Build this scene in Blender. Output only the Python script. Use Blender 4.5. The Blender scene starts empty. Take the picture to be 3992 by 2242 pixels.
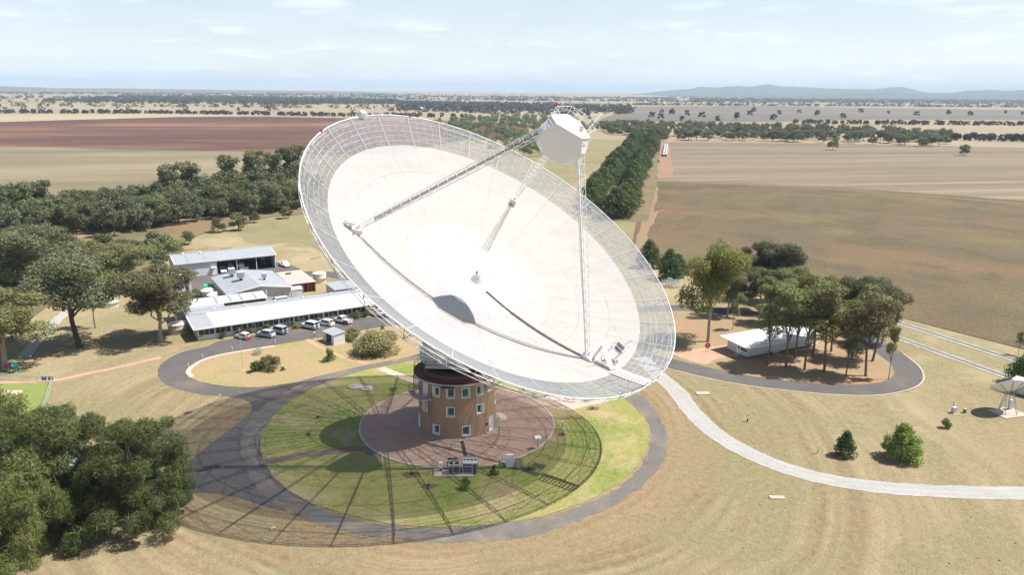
import bpy, bmesh, math, random
import numpy as np
from mathutils import Vector, Matrix
R = math.radians
random.seed(7); rng = np.random.default_rng(7)
scn = bpy.context.scene
col = scn.collection
# ------------------------------------------------------------------ camera, sky, sun, exposure
CAM = Vector((-11.046, -121.459, 56.253)); PITCH, YAW, ROLL = 0.2555, 0.1668, 0.0089
FPX, IW, IH = 2947.9, 3992.0, 2242.0                    # focal length and size of the photograph in its pixels
FW = Vector((math.sin(YAW)*math.cos(PITCH), math.cos(YAW)*math.cos(PITCH), -math.sin(PITCH)))
RT0 = Vector((math.cos(YAW), -math.sin(YAW), 0)); UP0 = RT0.cross(FW)
RT = RT0*math.cos(ROLL)+UP0*math.sin(ROLL); UP = UP0*math.cos(ROLL)-RT0*math.sin(ROLL)
cd = bpy.data.cameras.new('camera'); cam = bpy.data.objects.new('camera', cd); col.objects.link(cam)
cam.matrix_world = Matrix(((RT.x, UP.x, -FW.x, CAM.x), (RT.y, UP.y, -FW.y, CAM.y), (RT.z, UP.z, -FW.z, CAM.z), (0, 0, 0, 1)))
cd.sensor_width = 36; cd.lens = FPX/IW*36; cd.clip_start = 1; cd.clip_end = 120000
scn.camera = cam
SUN_AZ, SUN_EL = 1.6328, 1.0088                          # azimuth measured from +Y towards +X
w = bpy.data.worlds.new('World'); scn.world = w; w.use_nodes = True
nt = w.node_tree; bg = nt.nodes['Background']
sky = nt.nodes.new('ShaderNodeTexSky'); sky.sky_type = 'NISHITA'; sky.sun_disc = False
sky.sun_elevation = SUN_EL; sky.sun_rotation = SUN_AZ; sky.air_density = 1.0; sky.dust_density = 1.6; sky.ozone_density = 1.0; sky.altitude = 400
# thin high cloud, the same all round the sky
tc = nt.nodes.new('ShaderNodeTexCoord'); sep = nt.nodes.new('ShaderNodeSeparateXYZ'); nt.links.new(tc.outputs['Generated'], sep.inputs[0])
def wmath(op, a, b=None):
    m = nt.nodes.new('ShaderNodeMath'); m.operation = op
    for i, v in enumerate((a, b)):
        if v is None: continue
        if isinstance(v, (int, float)): m.inputs[i].default_value = v
        else: nt.links.new(v, m.inputs[i])
    return m.outputs[0]
zz = wmath('ADD', wmath('MAXIMUM', sep.outputs[2], 0.0), 0.09)
cx_ = wmath('DIVIDE', sep.outputs[0], zz); cy_ = wmath('DIVIDE', sep.outputs[1], zz)
cmb = nt.nodes.new('ShaderNodeCombineXYZ'); nt.links.new(cx_, cmb.inputs[0]); nt.links.new(cy_, cmb.inputs[1])
def wnoise(scale, detail, rough, lo, hi):
    n_ = nt.nodes.new('ShaderNodeTexNoise'); n_.inputs['Scale'].default_value = scale; n_.inputs['Detail'].default_value = detail; n_.inputs['Roughness'].default_value = rough
    nt.links.new(cmb.outputs[0], n_.inputs['Vector'])
    mr = nt.nodes.new('ShaderNodeMapRange'); mr.inputs[1].default_value = lo; mr.inputs[2].default_value = hi; nt.links.new(n_.outputs[0], mr.inputs[0])
    return mr.outputs[0]
depth = wmath('POWER', wmath('SUBTRACT', 1.0, wmath('MAXIMUM', sep.outputs[2], 0.0)), 7.0)
veil = wmath('MULTIPLY', wmath('ADD', wmath('MULTIPLY', wnoise(0.34, 5, 0.55, 0.25, 0.75), 0.42), 0.52), depth)
puff = wmath('MULTIPLY', wnoise(1.3, 8, 0.6, 0.54, 0.80), 0.5)
cl = wmath('MINIMUM', wmath('ADD', veil, puff), 0.97)
mixc = nt.nodes.new('ShaderNodeMixRGB'); nt.links.new(cl, mixc.inputs[0]); nt.links.new(sky.outputs[0], mixc.inputs[1])
mixc.inputs[2].default_value = (8.9, 9.65, 10.3, 1)
nt.links.new(mixc.outputs[0], bg.inputs[0]); bg.inputs[1].default_value = 0.083
sd = bpy.data.lights.new('sun', 'SUN'); sun = bpy.data.objects.new('sun', sd); col.objects.link(sun)
sd.energy = 5.0; sd.angle = R(0.53); sd.color = (1.0, 0.96, 0.905)
SUNV = Vector((math.sin(SUN_AZ)*math.cos(SUN_EL), math.cos(SUN_AZ)*math.cos(SUN_EL), math.sin(SUN_EL)))
sun.rotation_euler = SUNV.to_track_quat('Z', 'Y').to_euler()
vs = scn.view_settings; vs.view_transform = 'Standard'; vs.look = 'None'; vs.gamma = 1; vs.use_curve_mapping = False; vs.exposure = 0.72
scn.render.engine = 'CYCLES'; scn.cycles.max_bounces = 6; scn.cycles.transparent_max_bounces = 24; scn.cycles.volume_bounces = 0

# ------------------------------------------------------------------ helpers
def S(x, y, z=0.0):
    "place on the ground (or at height z) measured in the photograph"
    d = FW + RT*((x-IW/2)/FPX) - UP*((y-IH/2)/FPX)
    return CAM + d*((z-CAM.z)/d.z)
def D(x, y, z=0.0): return S(x*1.5497, y*1.5497, z)
def height_of(base, ytop):
    lo, hi = 0.2, 60
    for _ in range(40):
        m = (lo+hi)/2; d = Vector((base.x, base.y, m))-CAM
        y = IH/2-FPX*d.dot(UP)/d.dot(FW)
        if y > ytop: lo = m
        else: hi = m
    return lo
def tag(o, label=None, cat=None, group=None, kind=None):
    for k, v in (('label', label), ('category', cat), ('group', group), ('kind', kind)):
        if v: o[k] = v
    return o
def empty(name, loc, rz=0.0, label=None, cat=None, group=None):
    o = bpy.data.objects.new(name, None); o.empty_display_size = 0.3; col.objects.link(o)
    o.location = loc; o.rotation_euler = (0, 0, rz)
    return tag(o, label, cat, group)
def link(name, me, parent=None):
    o = bpy.data.objects.new(name, me); col.objects.link(o)
    if parent: o.parent = parent
    return o
def copy_tree(o, parent=None):
    c = o.copy(); col.objects.link(c)
    if parent: c.parent = parent
    for ch in [k for k in o.children]: copy_tree(ch, c)
    return c
class MB:
    def __init__(s): s.v = []; s.f = []; s.mi = []; s.m = 0
    def add(s, vs, fs):
        b = len(s.v); s.v += [tuple(p) for p in vs]; s.f += [tuple(i+b for i in f) for f in fs]; s.mi += [s.m]*len(fs)
    def box(s, x0, x1, y0, y1, z0, z1, M=None):
        vs = [Vector((x, y, z)) for z in (z0, z1) for y in (y0, y1) for x in (x0, x1)]
        if M: vs = [M @ p for p in vs]
        s.add(vs, [(0, 2, 3, 1), (4, 5, 7, 6), (0, 1, 5, 4), (2, 6, 7, 3), (0, 4, 6, 2), (1, 3, 7, 5)])
    def tube(s, p, q, r, n=5, r2=None, cap=False):
        p = Vector(p); q = Vector(q); d = q-p
        if d.length < 1e-6: return
        d.normalize(); a = d.orthogonal().normalized(); b = d.cross(a); r2 = r if r2 is None else r2
        vs = [p+(a*math.cos(t)+b*math.sin(t))*r for t in [2*math.pi*i/n for i in range(n)]] + [q+(a*math.cos(t)+b*math.sin(t))*r2 for t in [2*math.pi*i/n for i in range(n)]]
        fs = [(i, (i+1) % n, n+(i+1) % n, n+i) for i in range(n)]
        if cap: fs += [tuple(range(n))[::-1], tuple(range(n, 2*n))]
        s.add(vs, fs)
    def path(s, pts, r, n=5, closed=False):
        k = len(pts)
        for i in range(k if closed else k-1): s.tube(pts[i], pts[(i+1) % k], r, n)
    def cyl(s, c, r, z0, z1, n=24, r2=None): s.tube((c[0], c[1], z0), (c[0], c[1], z1), r, n, r2, True)
    def lathe(s, prof, n=32, a0=0.0, a1=2*math.pi, c=(0, 0)):
        full = abs(a1-a0-2*math.pi) < 1e-6; m = n if full else n+1; vs = []
        for i in range(m):
            t = a0+(a1-a0)*i/n
            vs += [(c[0]+r*math.cos(t), c[1]+r*math.sin(t), z) for r, z in prof]
        k = len(prof)
        s.add(vs, [(i*k+j, ((i+1) % m)*k+j, ((i+1) % m)*k+j+1, i*k+j+1) for i in range(n) for j in range(k-1)])
    def prism(s, poly, z0, z1):
        n = len(poly)
        s.add([(p[0], p[1], z0) for p in poly]+[(p[0], p[1], z1) for p in poly], [tuple(range(n))[::-1], tuple(range(n, 2*n))]+[(i, (i+1) % n, n+(i+1) % n, n+i) for i in range(n)])
    def slab(s, c, t):
        "four top corners, thickness straight down"
        c = [Vector(p) for p in c]; lo = [p-Vector((0, 0, t)) for p in c]
        s.add(c+lo, [(0, 1, 2, 3), (7, 6, 5, 4), (0, 4, 5, 1), (1, 5, 6, 2), (2, 6, 7, 3), (3, 7, 4, 0)])
    def mesh(s, name, mat, smooth=False):
        me = bpy.data.meshes.new(name); me.from_pydata(s.v, [], s.f)
        for m in (mat if isinstance(mat, (list, tuple)) else [mat]): me.materials.append(m)
        if isinstance(mat, (list, tuple)): me.polygons.foreach_set('material_index', s.mi)
        me.update()
        bm = bmesh.new(); bm.from_mesh(me); bmesh.ops.recalc_face_normals(bm, faces=bm.faces); bm.to_mesh(me); bm.free()
        if smooth:
            me.polygons.foreach_set('use_smooth', [True]*len(me.polygons))
        return me
    def build(s, name, mat, parent=None, smooth=False): return link(name, s.mesh(name, mat, smooth), parent)
def quick(name, mat, parent, fn, smooth=False):
    m = MB(); fn(m); return m.build(name, mat, parent, smooth)

# ------------------------------------------------------------------ materials
MATS = {}
class NT:
    def __init__(s, mat): s.t = mat.node_tree; s.n = s.t.nodes; s.l = s.t.links
    def new(s, t, **k):
        n = s.n.new(t)
        for a, b in k.items(): setattr(n, a, b)
        return n
    def pos(s, obj=False, scale=(1, 1, 1), rot=(0, 0, 0), loc=(0, 0, 0)):
        if obj: out = s.new('ShaderNodeTexCoord').outputs['Object']
        else: out = s.new('ShaderNodeNewGeometry').outputs['Position']
        m = s.new('ShaderNodeMapping'); m.inputs['Scale'].default_value = scale; m.inputs['Rotation'].default_value = rot; m.inputs['Location'].default_value = loc
        s.l.new(out, m.inputs[0]); return m.outputs[0]
    def noise(s, vec, scale, detail=4, rough=0.55, lo=0.3, hi=0.7, dist=0.0):
        n = s.new('ShaderNodeTexNoise'); n.inputs['Scale'].default_value = scale; n.inputs['Detail'].default_value = detail; n.inputs['Roughness'].default_value = rough; n.inputs['Distortion'].default_value = dist
        s.l.new(vec, n.inputs['Vector'])
        m = s.new('ShaderNodeMapRange'); m.inputs[1].default_value = lo; m.inputs[2].default_value = hi; s.l.new(n.outputs[0], m.inputs[0])
        return m.outputs[0]
    def math(s, op, a, b=0.0):
        m = s.new('ShaderNodeMath', operation=op)
        for i, v in enumerate((a, b)):
            if isinstance(v, (int, float)): m.inputs[i].default_value = v
            else: s.l.new(v, m.inputs[i])
        return m.outputs[0]
    def mix(s, f, a, b, blend='MIX'):
        m = s.new('ShaderNodeMixRGB', blend_type=blend)
        for i, v in enumerate((f, a, b)):
            if isinstance(v, (int, float)): m.inputs[i].default_value = v
            elif isinstance(v, tuple): m.inputs[i].default_value = (*v, 1)
            else: s.l.new(v, m.inputs[i])
        return m.outputs[0]
    def bump(s, h, strength, dist):
        b = s.new('ShaderNodeBump'); b.inputs['Strength'].default_value = strength; b.inputs['Distance'].default_value = dist; s.l.new(h, b.inputs['Height']); return b.outputs[0]
def newmat(name):
    m = bpy.data.materials.new(name); m.use_nodes = True; MATS[name] = m
    t = NT(m); return m, t, t.n['Principled BSDF']
def mat(name, c, rough=0.6, metal=0.0, var=0.12, scale=1.5, spec=0.4, dirt=None, bump=0.0, obj=True):
    if name in MATS: return MATS[name]
    m, t, b = newmat(name)
    v = t.pos(obj)
    n1 = t.noise(v, scale, 5); n2 = t.noise(v, scale*9, 3)
    f = t.math('ADD', t.math('MULTIPLY', n1, 0.65), t.math('MULTIPLY', n2, 0.35))
    o = t.mix(f, tuple(x*(1-var) for x in c), tuple(min(1, x*(1+var)) for x in c))
    if dirt: o = t.mix(t.math('MULTIPLY', t.noise(v, scale*0.6, 6, 0.65, 0.52, 0.75), dirt[1]), o, dirt[0])
    t.l.new(o, b.inputs['Base Color']); b.inputs['Roughness'].default_value = rough; b.inputs['Metallic'].default_value = metal; b.inputs['Specular IOR Level'].default_value = spec
    if bump: t.l.new(t.bump(n2, 0.6, bump), b.inputs['Normal'])
    return m
def ground_mat(name, base, fine, patches=(), rough=0.95, stretch=(1, 1, 1), rot=0.0, fs=1.3, ls=0.05, bump=0.12, speck=0.16):
    """base: two colours mixed by broad noise; fine: colour flecked in by fine noise; patches: (colour, scale, low, high, amount)"""
    m, t, b = newmat(name)
    v = t.pos(False, stretch, (0, 0, rot))
    c = t.mix(t.noise(v, ls, 6, 0.6), base[0], base[1])
    k = 3.7
    for pc, sc, lo, hi, am in patches:
        vv = t.pos(False, stretch, (0, 0, rot), (k, k*1.7, 0)); k += 11.3
        c = t.mix(t.math('MULTIPLY', t.noise(vv, sc, 6, 0.6, lo, hi, 0.4), am), c, pc)
    p = t.pos(False)
    n2 = t.noise(p, fs, 5, 0.7, 0.3, 0.7); c = t.mix(t.math('MULTIPLY', n2, 0.5), c, fine)
    n3 = t.noise(p, fs*4.5, 3, 0.7, 0.25, 0.75)
    c = t.mix(1.0, c, t.mix(n3, (1-speck,)*3, (1+speck,)*3), 'MULTIPLY')
    t.l.new(c, b.inputs['Base Color']); b.inputs['Roughness'].default_value = rough; b.inputs['Specular IOR Level'].default_value = 0.15
    if bump: t.l.new(t.bump(t.math('ADD', n2, n3), 0.7, bump), b.inputs['Normal'])
    return m
STRAW = (0.345, 0.285, 0.165); STRAW2 = (0.265, 0.212, 0.115); OLIVE = (0.235, 0.205, 0.095); REDS = (0.36, 0.18, 0.10); GREEN = (0.20, 0.235, 0.055)
# site grass: straw with worn red soil, mown arcs round the ring road
def site_grass():
    m, t, b = newmat('site_grass')
    v = t.pos(False)
    c = t.mix(t.noise(v, 0.03, 7, 0.62, 0.38, 0.62), STRAW, STRAW2)
    sx = t.new('ShaderNodeSeparateXYZ'); t.l.new(v, sx.inputs[0])
    rad = t.math('SQRT', t.math('ADD', t.math('POWER', sx.outputs[0], 2.0), t.math('POWER', sx.outputs[1], 2.0)))
    warp = t.math('ADD', rad, t.math('MULTIPLY', t.noise(v, 0.02, 2, 0.5, 0, 1), 14.0))
    cv = t.new('ShaderNodeCombineXYZ'); t.l.new(warp, cv.inputs[0])
    arcs = t.noise(cv.outputs[0], 0.26, 6, 0.68, 0.43, 0.57)
    near = t.new('ShaderNodeMapRange'); near.inputs[1].default_value = 105; near.inputs[2].default_value = 50; t.l.new(rad, near.inputs[0])
    c = t.mix(t.math('MULTIPLY', t.math('MULTIPLY', arcs, near.outputs[0]), 1.0), c, (0.175, 0.122, 0.066))
    c = t.mix(t.math('MULTIPLY', t.noise(t.pos(False, loc=(31, 7, 0)), 0.04, 8, 0.68, 0.46, 0.58, 0.5), 0.85), c, (0.205, 0.182, 0.088))
    c = t.mix(t.math('MULTIPLY', t.noise(t.pos(False, loc=(5, 51, 0)), 0.06, 8, 0.7, 0.56, 0.70, 0.6), 0.7), c, (0.27, 0.145, 0.078))
    verge = t.new('ShaderNodeMapRange'); verge.inputs[1].default_value = 46; verge.inputs[2].default_value = 37; t.l.new(rad, verge.inputs[0])
    c = t.mix(t.math('MULTIPLY', t.math('MULTIPLY', verge.outputs[0], t.noise(t.pos(False, loc=(9, 2, 0)), 0.16, 6, 0.65, 0.3, 0.62)), 0.75), c, (0.27, 0.165, 0.095))
    n2 = t.noise(v, 0.9, 7, 0.75, 0.34, 0.66); c = t.mix(t.math('MULTIPLY', n2, 0.36), c, (0.43, 0.355, 0.22))
    n3 = t.noise(t.pos(False, (0.5, 1, 1), (0, 0, 0.3)), 5, 4, 0.7, 0.25, 0.75)
    c = t.mix(1.0, c, t.mix(n3, (0.82,)*3, (1.16,)*3), 'MULTIPLY')
    t.l.new(c, b.inputs['Base Color']); b.inputs['Roughness'].default_value = 0.95; b.inputs['Specular IOR Level'].default_value = 0.1
    t.l.new(t.bump(t.math('ADD', n2, n3), 0.8, 0.12), b.inputs['Normal'])
    return m
M_SITE = site_grass()
M_PLAIN = ground_mat('plain_straw', ((0.302, 0.239, 0.155), (0.244, 0.189, 0.118)), (0.336, 0.269, 0.176), [((0.155, 0.134, 0.076), 0.0022, 0.48, 0.66, 0.85), ((0.244, 0.139, 0.088), 0.004, 0.56, 0.7, 0.6)], fs=0.12, ls=0.004, bump=0, speck=0.2)
M_LAWN = ground_mat('lawn_grass', ((0.20, 0.235, 0.05), (0.30, 0.27, 0.10)), (0.38, 0.32, 0.15), [((0.125, 0.20, 0.025), 0.06, 0.46, 0.58, 0.9), ((0.38, 0.30, 0.165), 0.085, 0.50, 0.62, 0.9), ((0.22, 0.135, 0.08), 0.15, 0.58, 0.70, 0.7)], fs=1.2, ls=0.08, bump=0.12, speck=0.3)
M_GARDEN = ground_mat('garden_grass', ((0.36, 0.265, 0.145), (0.29, 0.225, 0.11)), (0.43, 0.33, 0.19), [((0.22, 0.245, 0.06), 0.06, 0.52, 0.66, 0.85), ((0.34, 0.18, 0.105), 0.08, 0.6, 0.74, 0.6)], fs=1.3, ls=0.08)
M_GREEN = ground_mat('watered_lawn', ((0.17, 0.235, 0.05), (0.23, 0.26, 0.07)), (0.28, 0.29, 0.11), [], fs=1.5, ls=0.2)
M_ASPH = ground_mat('asphalt', ((0.088, 0.083, 0.083), (0.125, 0.114, 0.107)), (0.15, 0.135, 0.12), [((0.20, 0.155, 0.118), 0.10, 0.54, 0.68, 0.65), ((0.06, 0.06, 0.064), 0.25, 0.5, 0.66, 0.55)], fs=2.2, ls=0.06, bump=0.04)
M_RING = ground_mat('ring_asphalt', ((0.165, 0.152, 0.14), (0.125, 0.117, 0.11)), (0.21, 0.185, 0.155), [((0.27, 0.205, 0.135), 0.25, 0.5, 0.64, 0.75), ((0.09, 0.087, 0.086), 0.12, 0.5, 0.66, 0.6)], fs=2.0, ls=0.1, bump=0.05)
M_GRAVEL = ground_mat('white_gravel', ((0.385, 0.372, 0.345), (0.32, 0.305, 0.275)), (0.45, 0.435, 0.40), [((0.28, 0.245, 0.19), 0.25, 0.52, 0.68, 0.6)], fs=2.0, ls=0.12, bump=0.06)
M_DIRT = ground_mat('path_dirt', ((0.43, 0.26, 0.17), (0.50, 0.32, 0.215)), (0.52, 0.36, 0.26), [], fs=2.0, ls=0.2)
M_CONC = ground_mat('apron_concrete', ((0.41, 0.272, 0.20), (0.35, 0.24, 0.185)), (0.45, 0.32, 0.245), [((0.27, 0.20, 0.165), 0.16, 0.50, 0.66, 0.75), ((0.46, 0.38, 0.32), 0.22, 0.58, 0.70, 0.5)], fs=1.2, ls=0.12, bump=0.02, speck=0.09)
M_KERB = mat('kerb_concrete', (0.46, 0.38, 0.31), 0.9, obj=False)
M_BED = ground_mat('litter', ((0.27, 0.185, 0.105), (0.34, 0.24, 0.14)), (0.36, 0.27, 0.16), [((0.36, 0.165, 0.085), 0.12, 0.5, 0.68, 0.8), ((0.22, 0.2, 0.09), 0.1, 0.56, 0.7, 0.6)], fs=1.5, ls=0.08)
M_RED = ground_mat('ploughed_soil', ((0.138, 0.066, 0.042), (0.108, 0.053, 0.038)), (0.152, 0.075, 0.048), [((0.058, 0.034, 0.029), 0.005, 0.45, 0.56, 0.95), ((0.25, 0.128, 0.068), 0.006, 0.51, 0.59, 0.9), ((0.075, 0.041, 0.034), 0.02, 0.5, 0.58, 0.6)], stretch=(0.22, 1, 1), rot=0.03, fs=0.06, ls=0.008, bump=0)
M_CREAM = ground_mat('cream_stubble', ((0.340, 0.276, 0.174), (0.306, 0.242, 0.149)), (0.391, 0.323, 0.212), [((0.255, 0.204, 0.119), 0.02, 0.5, 0.62, 0.7)], stretch=(0.15, 1, 1), fs=0.05, ls=0.006, bump=0)
M_DRYP = ground_mat('dry_pasture', ((0.193, 0.160, 0.098), (0.156, 0.131, 0.078)), (0.230, 0.189, 0.119), [((0.271, 0.221, 0.139), 0.016, 0.48, 0.62, 0.85), ((0.111, 0.098, 0.057), 0.012, 0.50, 0.64, 0.8)], stretch=(0.25, 1, 1), rot=-0.1, fs=0.2, ls=0.012, bump=0, speck=0.2)
M_OLIVEF = ground_mat('olive_pasture', ((0.122, 0.092, 0.052), (0.098, 0.078, 0.043)), (0.15, 0.115, 0.067), [((0.145, 0.122, 0.052), 0.02, 0.46, 0.62, 0.85), ((0.17, 0.10, 0.058), 0.012, 0.50, 0.63, 0.75), ((0.076, 0.065, 0.036), 0.035, 0.48, 0.62, 0.75)], fs=0.3, ls=0.02, bump=0.1, speck=0.42)
M_STUB = ground_mat('stubble_rows', ((0.212, 0.166, 0.108), (0.172, 0.138, 0.090)), (0.245, 0.192, 0.128), [((0.115, 0.092, 0.068), 0.03, 0.44, 0.60, 0.8), ((0.30, 0.23, 0.155), 0.045, 0.50, 0.64, 0.8), ((0.115, 0.092, 0.068), 0.2, 0.46, 0.58, 0.65), ((0.24, 0.17, 0.115), 0.012, 0.5, 0.64, 0.35)], stretch=(0.035, 1, 1), rot=0.22, fs=0.25, ls=0.03, bump=0, speck=0.26)
M_GREYF = ground_mat('grey_fallow', ((0.140, 0.123, 0.098), (0.111, 0.102, 0.083)), (0.170, 0.145, 0.111), [((0.212, 0.174, 0.128), 0.005, 0.5, 0.64, 0.8)], stretch=(0.12, 1, 1), rot=0.2, fs=0.05, ls=0.004, bump=0)
M_BARE = ground_mat('bare_red_soil', ((0.25, 0.135, 0.085), (0.28, 0.17, 0.11)), (0.31, 0.21, 0.14), [((0.26, 0.2, 0.12), 0.08, 0.5, 0.68, 0.7)], fs=0.5, ls=0.05)
M_PADK = ground_mat('green_paddock', ((0.191, 0.174, 0.081), (0.238, 0.196, 0.106)), (0.264, 0.221, 0.128), [((0.145, 0.140, 0.060), 0.03, 0.48, 0.64, 0.8)], fs=0.4, ls=0.03, bump=0, speck=0.2)
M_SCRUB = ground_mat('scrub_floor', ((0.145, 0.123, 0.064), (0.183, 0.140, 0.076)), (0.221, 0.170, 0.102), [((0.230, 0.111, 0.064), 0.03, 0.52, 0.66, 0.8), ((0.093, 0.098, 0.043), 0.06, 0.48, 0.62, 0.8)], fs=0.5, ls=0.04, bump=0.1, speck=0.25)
WHITE = mat('white_paint', (0.80, 0.79, 0.76), 0.55, var=0.05, scale=0.6)
STEEL = mat('white_steel', (0.74, 0.72, 0.69), 0.5, var=0.09, scale=1.2, dirt=((0.42, 0.30, 0.22), 0.35))
GALV = mat('galvanised', (0.50, 0.52, 0.54), 0.5, 0.25, var=0.1)
DARK = mat('dark_metal', (0.05, 0.048, 0.047), 0.6)
BLACK = mat('interior_black', (0.02, 0.02, 0.02), 0.9)
GLASSD = mat('dark_glass', (0.028, 0.034, 0.042), 0.08, var=0.25, scale=0.8, spec=0.6)
TEAL = mat('teal_glass', (0.02, 0.15, 0.15), 0.12, var=0.3, scale=0.7, spec=0.6)
REDP = mat('red_rail_paint', (0.26, 0.035, 0.04), 0.55)
MAROON = mat('maroon_deck', (0.065, 0.026, 0.026), 0.75, dirt=((0.05, 0.04, 0.04), 0.6))
TYRE = mat('tyre_rubber', (0.02, 0.02, 0.02), 0.85)
RIM = mat('rim_alloy', (0.45, 0.45, 0.46), 0.35, 0.6)
RED_L = mat('red_lens', (0.55, 0.02, 0.02), 0.2)
def corrugated(name, c, pitch=0.25, rough=0.45, metal=0.0, axis=0, var=0.06, dirt=0.25):
    m, t, b = newmat(name)
    v = t.pos(True); n1 = t.noise(v, 0.35, 5); n2 = t.noise(t.pos(True, (0.15, 1.2, 1) if axis else (1.2, 0.15, 1)), 1.4, 4)
    cc = t.mix(n1, tuple(x*(1-var) for x in c), tuple(min(1, x*(1+var)) for x in c))
    cc = t.mix(t.math('MULTIPLY', n2, dirt), cc, tuple(x*0.72 for x in c))
    wv = t.new('ShaderNodeTexWave', wave_type='BANDS', bands_direction='Y' if axis else 'X'); wv.inputs['Scale'].default_value = 0.314/pitch; t.l.new(v, wv.inputs['Vector'])
    t.l.new(cc, b.inputs['Base Color']); b.inputs['Roughness'].default_value = rough; b.inputs['Metallic'].default_value = metal
    t.l.new(t.bump(wv.outputs[1], 0.5, 0.03), b.inputs['Normal']); return m
ROOFW = corrugated('white_roof_sheet', (0.66, 0.665, 0.66), dirt=0.10)
ROOFG = corrugated('grey_roof_sheet', (0.33, 0.345, 0.355), pitch=0.5, dirt=0.2)
ROOFS = corrugated('silver_roof_sheet', (0.33, 0.355, 0.38), pitch=0.6, axis=1, dirt=0.45)
ROOFC = corrugated('cream_roof_sheet', (0.47, 0.415, 0.35), dirt=0.25)
WALLW = corrugated('white_wall_sheet', (0.58, 0.60, 0.61), pitch=0.3, dirt=0.15)
WALLB = corrugated('pale_wall_sheet', (0.55, 0.53, 0.49), pitch=0.4, dirt=0.2)
SKYL = mat('skylight', (0.27, 0.29, 0.32), 0.3)
CONTR = corrugated('red_container', (0.26, 0.055, 0.04), pitch=0.35, dirt=0.5)
RUSTB = mat('rust_brown', (0.36, 0.19, 0.09), 0.8)
TANKC = mat('tank_concrete', (0.44, 0.39, 0.32), 0.9, dirt=((0.28, 0.2, 0.14), 0.6))
TANKW = mat('tank_cream', (0.70, 0.64, 0.54), 0.7, dirt=((0.5, 0.4, 0.28), 0.5))
TRUNK = mat('bark_dark', (0.075, 0.052, 0.042), 0.95, bump=0.05)
TRUNKP = mat('bark_pale', (0.34, 0.28, 0.225), 0.9, dirt=((0.14, 0.10, 0.08), 0.8))
TRUNKB = mat('bark_grey', (0.16, 0.125, 0.10), 0.95)
def leafmat(name, a, b2, trans=0.33):
    m, t, b = newmat(name)
    oi = t.new('ShaderNodeObjectInfo')
    n1 = t.noise(t.pos(True), 0.35, 3, 0.6, 0.3, 0.7)
    f = t.math('ADD', t.math('MULTIPLY', n1, 0.6), t.math('MULTIPLY', oi.outputs['Random'], 0.4))
    c = t.mix(f, a, b2)
    hs = t.new('ShaderNodeHueSaturation'); t.l.new(c, hs.inputs['Color'])
    vv = t.math('ADD', t.math('MULTIPLY', t.math('FRACT', t.math('MULTIPLY', oi.outputs['Random'], 3.7)), 0.55), 0.74); t.l.new(vv, hs.inputs['Value'])
    hh = t.math('ADD', t.math('MULTIPLY', t.math('FRACT', t.math('MULTIPLY', oi.outputs['Random'], 7.31)), 0.075), 0.455); t.l.new(hh, hs.inputs['Hue'])
    t.l.new(hs.outputs[0], b.inputs['Base Color']); b.inputs['Roughness'].default_value = 0.55; b.inputs['Specular IOR Level'].default_value = 0.3
    tr = t.new('ShaderNodeBsdfTranslucent'); t.l.new(hs.outputs[0], tr.inputs[0])
    mx = t.new('ShaderNodeMixShader'); mx.inputs[0].default_value = trans
    t.l.new(b.outputs[0], mx.inputs[1]); t.l.new(tr.outputs[0], mx.inputs[2]); t.l.new(mx.outputs[0], t.n['Material Output'].inputs[0])
    return m
L_GUM = leafmat('gum_leaves', (0.151, 0.171, 0.068), (0.236, 0.224, 0.089))
L_BLUE = leafmat('bluegrey_leaves', (0.108, 0.133, 0.069), (0.167, 0.178, 0.087))
L_BRIGHT = leafmat('bright_gum_leaves', (0.135, 0.180, 0.038), (0.205, 0.220, 0.058))
L_PINE = leafmat('pine_needles', (0.063, 0.107, 0.025), (0.107, 0.148, 0.035))
L_CAS = leafmat('casuarina_needles', (0.081, 0.123, 0.035), (0.149, 0.176, 0.053))
L_WOOD = leafmat('wood_leaves', (0.111, 0.137, 0.058), (0.190, 0.197, 0.084))
L_SHRUB = leafmat('shrub_leaves', (0.110, 0.160, 0.031), (0.193, 0.209, 0.055))
L_PALE = leafmat('pale_shrub_leaves', (0.33, 0.31, 0.13), (0.24, 0.24, 0.10))
L_SILV = leafmat('silver_leaves', (0.42, 0.46, 0.45), (0.5, 0.53, 0.52))
L_YEL = leafmat('yellow_shrub_leaves', (0.40, 0.28, 0.04), (0.24, 0.24, 0.05))
L_FAR = leafmat('far_leaves', (0.039, 0.050, 0.028), (0.061, 0.064, 0.034))

# ------------------------------------------------------------------ the setting: ground, roads, fields, hills
def crom(pts, n=6, closed=True):
    pts = [Vector((p[0], p[1])) for p in pts]; k = len(pts); out = []
    for i in range(k if closed else k-1):
        g = lambda j: pts[j % k] if closed else pts[max(0, min(k-1, j))]
        p0, p1, p2, p3 = g(i-1), g(i), g(i+1), g(i+2)
        for t in [q/n for q in range(n)]:
            out.append(0.5*((2*p1)+(p2-p0)*t+(2*p0-5*p1+4*p2-p3)*t*t+(3*p1-p0-3*p2+p3)*t**3))
    if not closed: out.append(pts[-1])
    return out
def wob(pts, amp):
    return [p+Vector((random.uniform(-amp, amp), random.uniform(-amp, amp))) for p in pts]
EXCL = []
def sheet(name, pts, z, m, n=5, jit=0.0, curved=True, kind='structure', parent=None):
    p = crom(pts, n) if curved else [Vector((q[0], q[1])) for q in pts]
    if jit: p = wob(p, jit)
    if any(k in name for k in ('road', 'yard', 'lawn', 'forecourt', 'bed')) and name != 'ring_lawn': EXCL.append(np.array([(q.x, q.y) for q in p]))
    me = bpy.data.meshes.new(name); me.from_pydata([(q.x, q.y, z) for q in p], [], [tuple(range(len(p)))]); me.materials.append(m); me.update()
    if me.polygons[0].normal.z < 0: me.flip_normals()
    o = link(name, me, parent)
    if not parent: tag(o, kind=kind)
    return o
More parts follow.
